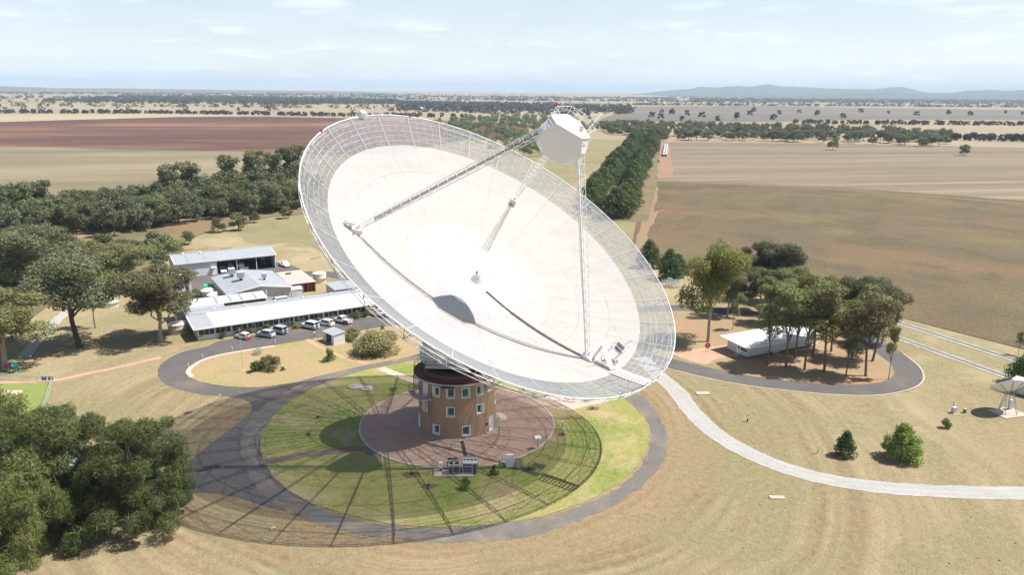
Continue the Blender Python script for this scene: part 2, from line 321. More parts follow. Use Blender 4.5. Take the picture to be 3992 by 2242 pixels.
def strip(name, pts, width, z, m, jit=0.0, n=8, closed=False, kind='structure', parent=None):
    c = crom(pts, n, closed); k = len(c); vs = []
    for i in range(k):
        a = c[(i-1) % k] if closed else c[max(0, i-1)]; b = c[(i+1) % k] if closed else c[min(k-1, i+1)]
        d = (b-a).normalized(); nn = Vector((-d.y, d.x)); wd = width(i/k) if callable(width) else width
        vs += [(*(c[i]+nn*(wd/2+random.uniform(-jit, jit))), z), (*(c[i]-nn*(wd/2+random.uniform(-jit, jit))), z)]
    fs = [(2*i, 2*i+1, 2*((i+1) % k)+1, 2*((i+1) % k)) for i in range(k if closed else k-1)]
    if not closed and any(q in name for q in ('road', 'track', 'path', 'bed')): EXCL.append(np.array([v[:2] for v in vs[0::2]]+[v[:2] for v in vs[1::2]][::-1]))
    me = bpy.data.meshes.new(name); me.from_pydata(vs, [], fs); me.materials.append(m); me.update()
    if me.polygons[0].normal.z < 0: me.flip_normals()
    o = link(name, me, parent)
    if not parent: tag(o, kind=kind)
    return o
def DD(l, z=0): return [D(x, y, z) for x, y in l]
def ring(r, n=180, c=(0, 0), a0=0.0): return [Vector((c[0]+r*math.cos(a0+2*math.pi*i/n), c[1]+r*math.sin(a0+2*math.pi*i/n))) for i in range(n)]
GR = 25000
sheet('ground', [(-GR, -GR), (GR, -GR), (GR, GR), (-GR, GR)], 0.0, M_PLAIN, curved=False)
# fields
sheet('red_ploughed_field', DD([(-260, 312), (0, 307), (200, 301), (450, 294), (640, 292.5), (860, 297), (1000, 300), (1160, 304), (1330, 312), (1330, 345), (1160, 352), (1000, 385), (800, 390), (600, 381), (450, 378), (250, 374), (0, 368), (-260, 362)]), 0.30, M_RED, curved=False)
sheet('cream_stubble_field', DD([(-260, 287), (0, 287), (300, 286), (560, 286), (760, 291), (640, 292.5), (450, 294), (200, 301), (0, 307), (-260, 312)]), 0.24, M_CREAM, curved=False)
sheet('dry_pasture_field', DD([(-260, 362), (0, 368), (250, 374), (450, 378), (600, 381), (800, 390), (1000, 385), (1100, 430), (800, 520), (500, 560), (200, 600), (0, 620), (-260, 640)]), 0.20, M_DRYP, curved=False)
sheet('grey_fallow_field', DD([(1590, 268), (1900, 266), (2400, 274), (2700, 279), (2700, 302), (2200, 300), (1900, 306), (1500, 305)]), 0.35, M_GREYF, curved=False)
sheet('far_fallow_field', DD([(860, 253), (1160, 250), (1150, 258), (870, 262)]), 0.45, M_GREYF, curved=False)
sheet('stubble_field', DD([(1672, 357), (1900, 358), (2200, 363), (2700, 374), (2700, 516), (2576, 505), (2200, 478), (1900, 462), (1648, 455)]), 0.14, M_STUB, curved=False)
sheet('olive_pasture_field', DD([(1648, 456), (1900, 463), (2200, 479), (2576, 506), (2700, 517), (2760, 900), (2576, 880), (2265, 800), (2100, 760), (1900, 720), (1700, 690), (1585, 640), (1600, 560)]), 0.12, M_OLIVEF, curved=False)
sheet('green_paddock_field', DD([(1250, 360), (1480, 350), (1590, 352), (1500, 420), (1420, 480), (1250, 470)]), 0.16, M_PADK, curved=False)
strip('field_drain', DD([(1650, 457), (1900, 466), (2200, 484), (2576, 514), (2700, 525)]), 7, 0.20, ground_mat('drain_soil', ((0.17, 0.11, 0.075), (0.15, 0.125, 0.07)), (0.2, 0.15, 0.09), fs=0.4), jit=1.2)
AVF = [Vector((78, 200, 0)), Vector((104, 198, 0)), Vector((312, 726, 0)), Vector((268, 742, 0))]
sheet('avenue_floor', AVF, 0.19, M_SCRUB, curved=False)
sheet('paddock_below_avenue', DD([(1440, 500), (1500, 460), (1600, 462), (1650, 462), (1640, 540), (1612, 600), (1600, 660), (1540, 640)]), 0.105, M_PADK, jit=0.6)
sheet('bare_soil_strip', DD([(1664, 362), (1682, 362), (1688, 400), (1692, 440), (1672, 448), (1652, 446), (1656, 420)]), 0.22, M_BARE, jit=1.0)
strip('red_track_in_pasture', DD([(1610, 590), (1640, 560), (1650, 535), (1672, 528)]), 1.6, 0.20, M_BARE, jit=0.4)
sheet('dirt_headland', DD([(1592, 640), (1612, 560), (1640, 470), (1656, 470), (1648, 520), (1630, 590), (1625, 650), (1650, 690), (1610, 690)]), 0.17, ground_mat('headland', ((0.24, 0.17, 0.105), (0.2, 0.155, 0.09)), (0.28, 0.2, 0.13), [((0.27, 0.14, 0.085), 0.05, 0.5, 0.7, 0.8)], fs=0.6), jit=0.8)
# the site itself
site = DD([(-300, 700), (0, 640), (200, 600), (420, 585), (600, 555), (700, 535), (800, 520), (1000, 500), (1250, 470), (1450, 500), (1585, 640), (1700, 690), (1900, 722), (2100, 762), (2265, 802), (2576, 882), (2800, 960)])
site += [Vector((260, -160, 0)), Vector((-240, -160, 0))]
sheet('site_ground', site, 0.02, M_SITE, n=5, jit=0.5)
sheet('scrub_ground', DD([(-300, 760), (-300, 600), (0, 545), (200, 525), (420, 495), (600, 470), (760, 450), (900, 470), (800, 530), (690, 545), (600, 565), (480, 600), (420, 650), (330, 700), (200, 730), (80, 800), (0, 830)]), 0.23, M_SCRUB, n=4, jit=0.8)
sheet('red_soil_clearing', DD([(100, 600), (200, 583), (330, 560), (420, 540), (440, 550), (330, 575), (215, 598), (110, 612)]), 0.26, M_BARE, jit=0.8)
sheet('paddock_behind_shed', DD([(600, 575), (700, 540), (800, 535), (850, 600), (840, 650), (760, 610), (640, 615)]), 0.06, M_PADK, jit=0.6)
# sealed roads
strip('ring_road', ring(34.5, 72), lambda t: 3.0+0.5*math.sin(19*t)+0.35*math.sin(43*t), 0.044, M_RING, jit=0.28, n=3, closed=True)
def OFv(u, v): return Vector((-54.5+0.9284*u-0.3718*v, 52.5+0.3718*u+0.9284*v, 0))
sheet('office_forecourt_road', [OFv(58, 6), OFv(54, -1.6), OFv(47, -1.9), OFv(40, -1.8), OFv(33, -2.0), OFv(26, -2.2), OFv(20.5, -1.3), OFv(17, -2.4), OFv(10, -2.4), OFv(4, -2.6)]+DD([(520, 872), (460, 886), (420, 905), (400, 925), (398, 945), (412, 965), (450, 980), (510, 994), (580, 1000), (618, 1008), (633, 1022), (626, 1042), (596, 1068), (540, 1110), (490, 1150), (465, 1185), (452, 1215), (452, 1240), (520, 1241), (600, 1254), (690, 1282), (800, 1300), (760, 1245), (665, 1160), (700, 1000), (960, 925), (1110, 880), (1160, 800), (1110, 755)]), 0.036, M_ASPH, n=4, jit=0.10)
strip('rear_yard_road', DD([(1160, 820), (1050, 760), (960, 725), (880, 700), (820, 690), (740, 690), (640, 700), (560, 712), (480, 720), (430, 705)]), 6.5, 0.030, M_ASPH, jit=0.2)
sheet('shed_yard', DD([(470, 690), (560, 668), (700, 660), (770, 690), (700, 740), (560, 760), (480, 760)]), 0.027, M_ASPH, jit=0.3)
strip('loop_road', DD([(1600, 895), (1640, 903), (1700, 918), (1780, 937), (1880, 957), (1990, 972), (2100, 981), (2200, 981), (2265, 967), (2287, 945), (2275, 918), (2245, 895), (2205, 868), (2150, 835), (2060, 815), (1960, 800), (1850, 788), (1760, 778), (1690, 775), (1600, 780)]), 5.6, 0.036, M_ASPH, jit=0.15)
strip('loop_kerb_edging', DD([(1700, 933), (1780, 953), (1880, 971), (1990, 984), (2100, 994), (2210, 995), (2290, 980), (2322, 958), (2318, 930), (2292, 905), (2272, 890)]), 0.3, 0.07, M_KERB)
sheet('grove_litter', DD([(1700, 880), (1760, 905), (1830, 935), (1950, 955), (2080, 966), (2180, 968), (2232, 956), (2245, 942), (2230, 922), (2180, 885), (2120, 850), (2000, 825), (1880, 808), (1760, 795), (1690, 800)]), 0.058, M_BED, jit=0.25)
sheet('hut_forecourt', DD([(1690, 890), (1740, 880), (1850, 868), (1865, 890), (1800, 905), (1768, 918)]), 0.066, M_DIRT, n=3, jit=0.1)
strip('gravel_track', DD([(1610, 900), (1640, 928), (1662, 950), (1702, 985), (1740, 1035), (1795, 1088), (1865, 1132), (1955, 1172), (2065, 1204), (2200, 1226), (2350, 1237), (2480, 1241), (2640, 1243)]), 3.7, 0.062, M_GRAVEL, jit=0.12)
TRK = DD([(1610, 900), (1640, 928), (1662, 950), (1702, 985), (1740, 1035), (1795, 1088), (1865, 1132), (1955, 1172), (2065, 1204), (2200, 1226), (2350, 1237), (2480, 1241), (2640, 1243)])
for off in (-0.75, 0.75):
    pts_ = []
    for i in range(len(TRK)):
        d_ = (TRK[min(i+1, len(TRK)-1)]-TRK[max(i-1, 0)]).normalized(); pts_.append(TRK[i]+Vector((-d_.y, d_.x, 0))*off)
    strip('track_wheel_rut', pts_, 0.55, 0.067, ground_mat('rut_gravel', ((0.41, 0.40, 0.375), (0.36, 0.35, 0.325)), (0.45, 0.44, 0.41), [((0.33, 0.31, 0.27), 0.3, 0.5, 0.66, 0.7)], fs=2.0, ls=0.12), jit=0.12)
strip('dirt_path_to_garden', DD([(-60, 965), (40, 962), (140, 957), (225, 940), (310, 922), (405, 900)]), 1.7, 0.050, M_DIRT, jit=0.08)
strip('service_track', DD([(60, 900), (100, 850), (150, 800), (180, 770), (210, 745), (300, 700)]), 2.6, 0.045, M_GRAVEL, jit=0.2)
# inner lawns
sheet('ring_lawn', ring(32.6, 120), 0.075, M_LAWN, curved=False, jit=0.22)
sheet('garden_island', DD([(482, 922), (470, 936), (476, 950), (505, 962), (560, 972), (640, 976), (720, 967), (800, 949), (900, 925), (1000, 905), (1060, 888), (1090, 850), (1010, 822), (950, 826), (880, 838), (790, 853), (700, 868), (600, 884), (540, 896), (505, 908)]), 0.09, M_GARDEN, jit=0.12)
strip('garden_kerb', DD([(690, 872), (600, 886), (540, 898), (505, 910), (482, 925), (474, 938), (484, 950)]), 1.0, 0.11, M_KERB, jit=0.06)
strip('shelter_path', DD([(772, 855), (800, 872), (850, 895), (888, 908), (925, 916)]), 1.2, 0.112, M_DIRT, jit=0.05)
strip('tower_path', DD([(958, 928), (1000, 944), (1060, 966), (1100, 985)]), 2.0, 0.095, mat('pale_path', (0.5, 0.38, 0.30), 0.9, obj=False))
sheet('service_slab', DD([(1330, 1005), (1400, 998), (1480, 996), (1535, 1010), (1480, 1022), (1430, 1034), (1390, 1028)]), 0.096, mat('pink_slab', (0.50, 0.36, 0.28), 0.9, obj=False), n=2)
strip('lawn_service_track', DD([(655, 1165), (720, 1155), (800, 1142), (900, 1130), (960, 1150)]), 2.0, 0.088, M_BARE if False else ground_mat('worn_track', ((0.20, 0.135, 0.11), (0.16, 0.13, 0.12)), (0.25, 0.19, 0.16), fs=1.5), jit=0.25)
sheet('green_garden_lawn', DD([(-80, 968), (0, 968), (128, 966), (118, 1010), (103, 1052), (110, 1100), (140, 1180), (60, 1200), (-80, 1180)]), 0.05, M_GREEN, n=2)
sheet('sand_bed', DD([(-40, 990), (0, 985), (52, 983), (56, 988), (35, 998), (-40, 1004)]), 0.09, mat('sand', (0.5, 0.39, 0.26), 0.95, obj=False), n=2)
# round concrete apron in separate slabs under the tower
apron = tag(empty('apron', (0, 0, 0)), kind='structure')
for ra, rb, k, off in ((6.9, 11.9, 10, 0.1), (11.92, 16.55, 14, 0.32)):
    for i in range(k):
        a0 = off+2*math.pi*i/k+0.05/rb; a1 = off+2*math.pi*(i+1)/k-0.05/rb; m = MB(); sg = 10
        arc = [(ra*math.cos(a0+(a1-a0)*j/sg), ra*math.sin(a0+(a1-a0)*j/sg)) for j in range(sg+1)]+[(rb*math.cos(a1-(a1-a0)*j/sg), rb*math.sin(a1-(a1-a0)*j/sg)) for j in range(sg+1)]
        m.prism(arc, 0.05, 0.135+random.uniform(-0.006, 0.006)); m.build('slab', M_CONC, apron)
m = MB(); m.lathe([(16.58, 0.05), (16.58, 0.21), (16.95, 0.21), (16.95, 0.03)], 120); m.build('kerb', M_KERB, apron)
m = MB(); m.lathe([(6.6, 0.06), (6.6, 0.17), (7.5, 0.155), (7.5, 0.05)], 80); m.build('plinth', mat('plinth_grey', (0.36, 0.29, 0.25), 0.9, obj=False), apron)
m = MB(); m.box(-0.28, 0.28, -16.5, -7.5, 0.145, 0.155); m.build('drain_channel', DARK, apron)
for pts_, c_ in ((DD([(1248, 1040), (1262, 1042), (1278, 1055), (1260, 1062), (1245, 1060)]), 'patch'),):
    sheet('concrete_patch', pts_, 0.149, mat('patch_concrete', (0.55, 0.49, 0.42), 0.9, obj=False), n=3, parent=apron)
# two narrow railway lines on pale ballast
for a, b in (((2190, 790), (2700, 955)), ((2190, 826), (2700, 1010))):
    A = D(*a); B = D(*b); d = (B-A).normalized(); nn = Vector((-d.y, d.x, 0))
    bed = strip('railway_bed', [A, (A+B)/2, B], 2.6, 0.10, M_GRAVEL, jit=0.25, n=30)
    for sgn in (-1, 1):
        m = MB(); p = A+nn*0.32*sgn; q = B+nn*0.32*sgn
        m.tube((p.x, p.y, 0.2), (q.x, q.y, 0.2), 0.05, 4, cap=True); m.build('rail', mat('rail_steel', (0.09, 0.08, 0.075), 0.6), bed)
# hills far right
def hill(name, sky_pts, dist, depth, seed, m):
    r = random.Random(seed); xs = [p[0] for p in sky_pts]; ys = [p[1] for p in sky_pts]; cols = []; k = 260
    for i in range(k+1):
        x = xs[0]+(xs[-1]-xs[0])*i/k; y = float(np.interp(x, xs, ys))
        d = FW + RT*((x*1.5497-IW/2)/FPX) - UP*((y*1.5497-IH/2)/FPX)
        h = Vector((d.x, d.y, 0)); hl = h.length; h /= hl
        top = CAM.z + d.z/hl*dist + r.uniform(-1, 1)*3
        cols.append([(CAM+h*(dist+depth*t+ (r.uniform(-1, 1)*depth*0.05 if 0 < abs(t) < 1 else 0)), max(0.0, top)*hh) for t, hh in ((-1, 0), (-0.75, 0.10), (-0.5, 0.3+r.uniform(-.07, .07)), (-0.25, 0.68+r.uniform(-.08, .08)), (0, 1), (0.4, 0.6), (1, 0))])
    vs = [(p.x, p.y, z-0.4) for c in cols for p, z in c]; n = 7
    fs = [(i*n+j, (i+1)*n+j, (i+1)*n+j+1, i*n+j+1) for i in range(k) for j in range(n-1)]
    me = bpy.data.meshes.new(name); me.from_pydata(vs, [], fs); me.materials.append(m); me.update()
    me.polygons.foreach_set('use_smooth', [True]*len(me.polygons))
    if sum(p.normal.z for p in me.polygons) < 0: me.flip_normals()
    tag(link(name, me), kind='structure')
M_HILL = ground_mat('hill_forest', ((0.062, 0.074, 0.048), (0.082, 0.088, 0.055)), (0.10, 0.10, 0.065), [((0.2, 0.16, 0.1), 0.0015, 0.6, 0.75, 0.4)], fs=0.01, ls=0.0008, bump=0)
hill('hills', [(1560, 238), (1590, 236.5), (1660, 229), (1740, 222), (1760, 217), (1800, 219.5), (1860, 215), (1885, 218), (1930, 211), (1960, 216), (2050, 220), (2130, 223), (2200, 224), (2235, 219.5), (2265, 217.5), (2292, 223), (2320, 230), (2345, 233), (2390, 232.5), (2440, 227), (2490, 225), (2530, 227.5), (2576, 225), (2700, 219), (2900, 226), (3100, 240)], 12500, 1900, 3, M_HILL)
hill('low_ridge', [(1640, 241), (1750, 237), (1950, 236), (2100, 234), (2250, 231), (2350, 236), (2500, 236), (2700, 234), (2900, 243)], 10000, 900, 5, M_HILL)
hill('straw_rise', [(1040, 237), (1100, 234.5), (1180, 234.2), (1250, 236), (1380, 236.5), (1560, 235.5), (1600, 237), (1680, 241)], 8500, 900, 8, M_PLAIN)
hill('left_rise', [(-200, 214), (0, 216), (60, 218), (150, 221), (300, 221.5), (450, 224), (700, 227.5), (900, 230), (1000, 234)], 9000, 1500, 9, ground_mat('wooded_rise', ((0.10, 0.10, 0.06), (0.26, 0.21, 0.13)), (0.1, 0.1, 0.06), [((0.06, 0.075, 0.045), 0.004, 0.45, 0.6, 0.8)], fs=0.02, ls=0.002, bump=0))
# the air: one closed box of thin even haze round everything
hm = bpy.data.materials.new('haze_air'); hm.use_nodes = True; hn = hm.node_tree; hn.nodes.clear()
ho = hn.nodes.new('ShaderNodeOutputMaterial'); hv = hn.nodes.new('ShaderNodeVolumePrincipled')
hv.inputs['Color'].default_value = (0.71, 0.865, 1.0, 1); hv.inputs['Density'].default_value = 8.0e-5; hv.inputs['Anisotropy'].default_value = 0.0
hn.links.new(hv.outputs[0], ho.inputs['Volume'])
m = MB(); m.box(-25500, 25500, -25500, 25500, -1.5, 262); tag(m.build('haze', hm), 'thin pale blue haze over the plain', 'haze', kind='stuff')

# ------------------------------------------------------------------ trees
def fast_mesh(name, v, mats, mi=None, quads=True):
    me = bpy.data.meshes.new(name); n = len(v); k = 4 if quads else 3; nf = n//k
    me.vertices.add(n); me.vertices.foreach_set('co', np.asarray(v, dtype=np.float32).ravel())
    me.loops.add(n); me.loops.foreach_set('vertex_index', np.arange(n, dtype=np.int32))
    me.polygons.add(nf); me.polygons.foreach_set('loop_start', np.arange(0, n, k, dtype=np.int32))
    for m_ in mats: me.materials.append(m_)
    if mi is not None: me.polygons.foreach_set('material_index', mi)
    me.update(calc_edges=True); return me
def leaf_quads(rg, centers, radii, per, lw, ll, droop=0.0, squash=0.8, shell=0.55):
    """leaf clusters spread through every clump: small quads near each clump's skin"""
    out = []
    for c, r_ in zip(centers, radii):
        n = max(6, int(per*(r_/np.mean(radii))**2))
        d = rg.normal(size=(n, 3)); d /= np.linalg.norm(d, axis=1)[:, None]
        rr = r_*(shell+(1.08-shell)*rg.random(n)**0.7)*(1+0.22*np.sin(3.1*d[:, 0]*2+c[0])*np.cos(2.7*d[:, 1]*2+c[1]))
        p = c+d*rr[:, None]*np.array([1, 1, squash])
        nrm = d*0.8+rg.normal(size=(n, 3))*0.75+np.array([0, 0, 0.35]); nrm /= np.linalg.norm(nrm, axis=1)[:, None]
        t = np.cross(nrm, rg.normal(size=(n, 3))); t /= np.linalg.norm(t, axis=1)[:, None]+1e-9
        if droop: t = t*(1-droop)+np.array([0, 0, -1])*droop+d*0.25; t /= np.linalg.norm(t, axis=1)[:, None]
        b = np.cross(nrm, t); b /= np.linalg.norm(b, axis=1)[:, None]+1e-9
        s1 = ll*(0.6+0.8*rg.random(n))[:, None]; s2 = lw*(0.6+0.8*rg.random(n))[:, None]
        q = np.stack([p-t*s1-b*s2*0.4, p-t*s1*0.2+b*s2, p+t*s1, p+t*s1*0.1-b*s2], 1)
        out.append(q.reshape(-1, 3))
    return np.concatenate(out)
def limb(m, a, b, r0, r1, rg, seg=4, sag=0.08):
    a = Vector(a); b = Vector(b); L = (b-a).length; prev = a
    for i in range(1, seg+1):
        t = i/seg; p = a.lerp(b, t)+Vector((rg.normal(), rg.normal(), rg.normal()*0.5))*L*sag*(1-t)*0.6+Vector((0, 0, 1))*L*0.10*math.sin(math.pi*t)
        m.tube(prev, p, r0+(r1-r0)*(i-1)/seg, 6, r0+(r1-r0)*t); prev = p
PROTO = {}
def proto(kind, i, H, leafm, barkm, shape, n, per, lw, ll, **kw):
    rg = np.random.default_rng(100*len(PROTO)+i*7+3)
    C, Rr = shape(rg, H, n)
    v = leaf_quads(rg, C, Rr, per, lw, ll, **kw)
    crown = fast_mesh(kind+'_crown', v, [leafm])
    m = MB(); fork = H*0.28*(0.8+0.4*rg.random())
    if kind in ('shrub',): fork = H*0.06
    top = Vector((rg.normal()*H*0.03, rg.normal()*H*0.03, H*0.72)); lean = Vector((rg.normal()*H*0.015, rg.normal()*H*0.015, fork))
    r0 = H*(0.011 if kind == 'slender' else 0.018)
    m.tube((0, 0, -0.15), (lean.x*0.2, lean.y*0.2, H*0.03), r0*1.5, 8, r0*1.1); m.tube((lean.x*0.2, lean.y*0.2, H*0.03), lean, r0*1.1, 8, r0*0.85)
    limb(m, lean, top, r0*0.85, r0*0.3, rg, 5, 0.05)
    for k in rg.permutation(len(C))[:min(len(C), 16)]:
        c = Vector(C[k]); t0 = min(0.9, max(0.0, (c.z-H*0.2-fork)/(top.z-fork+1e-6)*0.75)); limb(m, lean.lerp(top, t0), c, r0*0.5*(1-t0*0.5), r0*0.12, rg, 4)
    trunk = m.mesh(kind+'_trunk', barkm, True)
    PROTO.setdefault(kind, []).append((H, trunk, crown))
def sh_gum(rg, H, n):
    C = []; Rr = []
    for i in range(n):
        t = rg.random()**0.7; z = H*(0.42+0.5*t); rad = H*0.27*math.sin(math.pi*min(1, 0.22+0.68*(1-abs(t-0.45)*1.1)))*math.sqrt(rg.random())*1.15
        a = i*2.4+rg.random()*0.8; C.append((rad*math.cos(a), rad*math.sin(a), z)); Rr.append(H*(0.075+0.06*rg.random()))
    return np.array(C), np.array(Rr)
def sh_tall(rg, H, n):
    C = []; Rr = []
    for i in range(n):
        t = rg.random(); z = H*(0.5+0.45*t); rad = H*0.16*(1.15-0.5*t)*math.sqrt(rg.random())
        a = i*2.4+rg.random(); C.append((rad*math.cos(a), rad*math.sin(a), z)); Rr.append(H*(0.045+0.06*rg.random()))
    return np.array(C), np.array(Rr)
def sh_round(rg, H, n):
    C = []; Rr = []
    for i in range(n):
        t = rg.random(); z = H*(0.25+0.62*t); rad = H*0.33*math.sqrt(max(0.03, 1-((t-0.35)/0.75)**2))*(0.35+0.65*math.sqrt(rg.random()))
        a = i*2.4+rg.random(); C.append((rad*math.cos(a), rad*math.sin(a), z)); Rr.append(H*(0.10+0.07*rg.random()))
    return np.array(C), np.array(Rr)
def sh_pine(rg, H, n):
    C = []; Rr = []
    for i in range(n):
        t = (i+rg.random())/n; z = H*(0.12+0.78*t); rad = H*0.36*(1-t**2.2)*(0.55+0.45*rg.random())
        a = i*2.4+rg.random()*0.6; C.append((rad*math.cos(a), rad*math.sin(a), z)); Rr.append(H*(0.12+0.05*rg.random())*(1.05-0.35*t))
    return np.array(C), np.array(Rr)
def sh_cas(rg, H, n):
    C = []; Rr = []
    for i in range(n):
        t = rg.random(); z = H*(0.08+0.83*t); rad = H*0.42*math.sqrt(max(0.05, 1-((t-0.3)/0.85)**2))*(0.3+0.7*rg.random()**0.6)
        a = i*2.4+rg.random(); C.append((rad*math.cos(a), rad*math.sin(a), z)); Rr.append(H*(0.055+0.055*rg.random()))
    return np.array(C), np.array(Rr)
def sh_shrub(rg, H, n):
    C = []; Rr = []
    for i in range(n):
        t = rg.random(); z = H*(0.18+0.6*t); rad = H*0.5*math.sqrt(max(0.05, 1-t*t))*math.sqrt(rg.random())
        a = i*2.4; C.append((rad*math.cos(a), rad*math.sin(a), z)); Rr.append(H*(0.17+0.10*rg.random()))
    return np.array(C), np.array(Rr)
L_GROVE = leafmat('grove_leaves', (0.160, 0.172, 0.056), (0.254, 0.248, 0.089))
for i in range(3): proto('gum', i, 18, L_GUM, TRUNKP, sh_gum, 30, 620, 0.10, 0.26, droop=0.35)
for i in range(2): proto('darkgum', i, 18, L_BLUE, TRUNK, sh_gum, 27, 560, 0.10, 0.26, droop=0.4)
for i in range(2): proto('brightgum', i, 20, L_BRIGHT, TRUNKP, sh_gum, 34, 620, 0.11, 0.25, droop=0.15)
for i in range(5): proto('slender', i, 15, L_GROVE, TRUNKB, sh_tall, 17+2*(i%3), 230, 0.085, 0.24, droop=0.35)
for i in range(3): proto('cas', i, 16, L_CAS, TRUNK, sh_cas, 52, 800, 0.035, 0.30, droop=0.35, squash=0.85)
for i in range(3): proto('pine', i, 11, L_PINE, TRUNK, sh_pine, 34, 130, 0.13, 0.36, squash=0.9)
for i in range(4): proto('wood', i, 12, L_WOOD, TRUNKB, sh_round, 20, 120, 0.20, 0.42, droop=0.2)
for i in range(3): proto('woodblue', i, 12, L_BLUE, TRUNKB, sh_round, 18, 120, 0.20, 0.42, droop=0.2)
for i in range(2): proto('woodtall', i, 16, L_WOOD, TRUNKB, sh_gum, 20, 110, 0.24, 0.46, droop=0.2)
for i in range(3): proto('shrub', i, 2.5, L_SHRUB, TRUNK, sh_shrub, 12, 130, 0.06, 0.12)
for i in range(2): proto('paleshrub', i, 4.5, L_PALE, TRUNKB, sh_shrub, 34, 260, 0.06, 0.15, droop=0.4)
for i in range(2): proto('greyshrub', i, 3.2, L_GUM, TRUNKB, sh_shrub, 14, 150, 0.05, 0.20, droop=0.2)
for i in range(1): proto('brightpine', i, 4.5, leafmat('young_pine', (0.13, 0.20, 0.025), (0.22, 0.27, 0.05)), TRUNK, sh_pine, 30, 150, 0.05, 0.17)
for i in range(1): proto('silver', i, 2.6, L_SILV, TRUNKP, sh_shrub, 14, 45, 0.06, 0.10)
for i in range(1): proto('yellow', i, 1.2, L_YEL, TRUNK, sh_shrub, 8, 110, 0.05, 0.09)
for i in range(4): proto('far', i, 10, L_FAR, TRUNKB, sh_round, 11, 60, 0.45, 0.75, shell=0.3)
CNT = {}
def tree(kind, base, H, name, label, cat='tree', group=None, wide=1.0, parts=True):
    i = CNT.get(kind, 0); CNT[kind] = i+1
    H0, tm, cm = PROTO[kind][i % len(PROTO[kind])]; s = H/H0
    o = empty(name, (base[0], base[1], 0.0), random.uniform(0, 6.28), label, cat, group); o.scale = (s*wide, s*wide, s)
    link('trunk', tm, o); link('crown', cm, o)
    return o
_T = ['', '', 'twenty', 'thirty', 'forty', 'fifty']; _TH = ['', '', 'twentieth', 'thirtieth', 'fortieth', 'fiftieth']
ORD = ['first', 'second', 'third', 'fourth', 'fifth', 'sixth', 'seventh', 'eighth', 'ninth', 'tenth', 'eleventh', 'twelfth', 'thirteenth', 'fourteenth', 'fifteenth', 'sixteenth', 'seventeenth', 'eighteenth', 'nineteenth']
for _k in range(19, 58): ORD.append(_TH[(_k+1)//10] if (_k+1) % 10 == 0 else _T[(_k+1)//10]+'-'+ORD[(_k+1) % 10-1])
def tree_px(kind, bx, by, ty, name, label, cat='tree', group=None, wide=1.0):
    b = S(bx, by); return tree(kind, b, height_of(b, ty)*1.0, name, label, cat, group, wide)
# large gums left of the office
tree_px('darkgum', 312, 1353, 985, 'gum_tree', 'tall gum with forked black trunk standing alone left of the office', wide=1.5)
tree_px('gum', 624, 1329, 1050, 'gum_tree', 'broad drooping gum against the left end of the white office', wide=1.55)
tree_px('darkgum', 104, 1191, 880, 'gum_tree', 'blue-grey gum with thick black trunk at the far left edge', wide=1.5)
tree_px('gum', 20, 1440, 1150, 'gum_tree', 'bushy low gum above the red drum at the left edge', wide=1.7)
tree_px('slender', 372, 1280, 1070, 'gum_tree', 'thin pale-trunked gum just behind the tall black-trunked gum')
tree_px('gum', 484, 1130, 950, 'gum_tree', 'wide domed gum behind the round concrete tank', wide=1.9)
tree_px('woodtall', 235, 1100, 945, 'gum_tree', 'olive gum between the service track and the scrub', wide=1.6)
tree_px('woodblue', 50, 1330, 1180, 'gum_tree', 'pale blue-grey sapling gum beside the service track at left', wide=1.1)
# casuarinas at the lower left
tree_px('cas', 70, 2120, 1520, 'casuarina_tree', 'tallest dark casuarina at the lower left edge of the photo', wide=1.0)
tree_px('cas', 270, 2075, 1590, 'casuarina_tree', 'bright green casuarina in the middle of the lower left clump', wide=0.95)
tree_px('cas', 545, 2040, 1600, 'casuarina_tree', 'spreading casuarina at the right of the lower left clump', wide=1.05)
tree_px('cas', 640, 2000, 1790, 'casuarina_tree', 'lowest casuarina at the right tip of the lower left clump', wide=1.2)
tree_px('cas', 400, 2010, 1720, 'casuarina_tree', 'lower casuarina between the two bigger ones of the clump', wide=1.1)
tree_px('cas', -30, 2330, 1830, 'casuarina_tree', 'casuarina cut by the bottom left corner of the photo', wide=0.9)
tree_px('cas', -60, 1900, 1500, 'casuarina_tree', 'casuarina leaning in from the left edge above the corner tree', wide=0.9)
# grove round the white hut
tree_px('brightgum', 2761, 1333, 950, 'gum_tree', 'tall bright green gum with white forked trunk left of the hut', wide=0.92)
grove = [(2990, 1422, 1165), (3064, 1435, 1120), (3136, 1444, 1150), (3214, 1452, 1105), (3298, 1464, 1265), (3376, 1468, 1135), (3100, 1398, 1130), (3170, 1389, 1085), (3240, 1372, 1110), (3320, 1400, 1150), (3400, 1410, 1120)]
for i, (x, y, t) in enumerate(grove):
    tree_px('slender', x, y, t, 'gum_tree', '%s slender gum counted from the hut end of the grove in the loop' % ORD[i], group='slender gums in the loop road', wide=random.uniform(1.2, 1.5))
tree_px('slender', 3463, 1480, 1270, 'gum_tree', 'sparse twin-stemmed gum at the right tip of the grove', wide=0.6)
tree_px('slender', 2856, 1287, 1170, 'gum_tree', 'small thin gum close behind the left end of the hut', wide=0.9)
tree_px('gum', 2836, 1234, 1060, 'gum_tree', 'small gum beside the back branch of the loop road')
rear = [(2880, 1150, 985, 'brightgum'), (2935, 1160, 960, 'gum'), (2990, 1165, 945, 'gum'), (3050, 1180, 950, 'darkgum'), (2870, 1210, 1040, 'gum'), (2960, 1215, 1050, 'gum'), (3090, 1220, 1040, 'gum'), (3130, 1230, 1060, 'brightgum'), (3200, 1250, 1075, 'brightgum'), (3270, 1260, 1085, 'brightgum'), (3340, 1270, 1080, 'darkgum'), (3410, 1300, 1090, 'darkgum'), (3440, 1340, 1130, 'gum'), (3010, 1260, 1080, 'gum')]
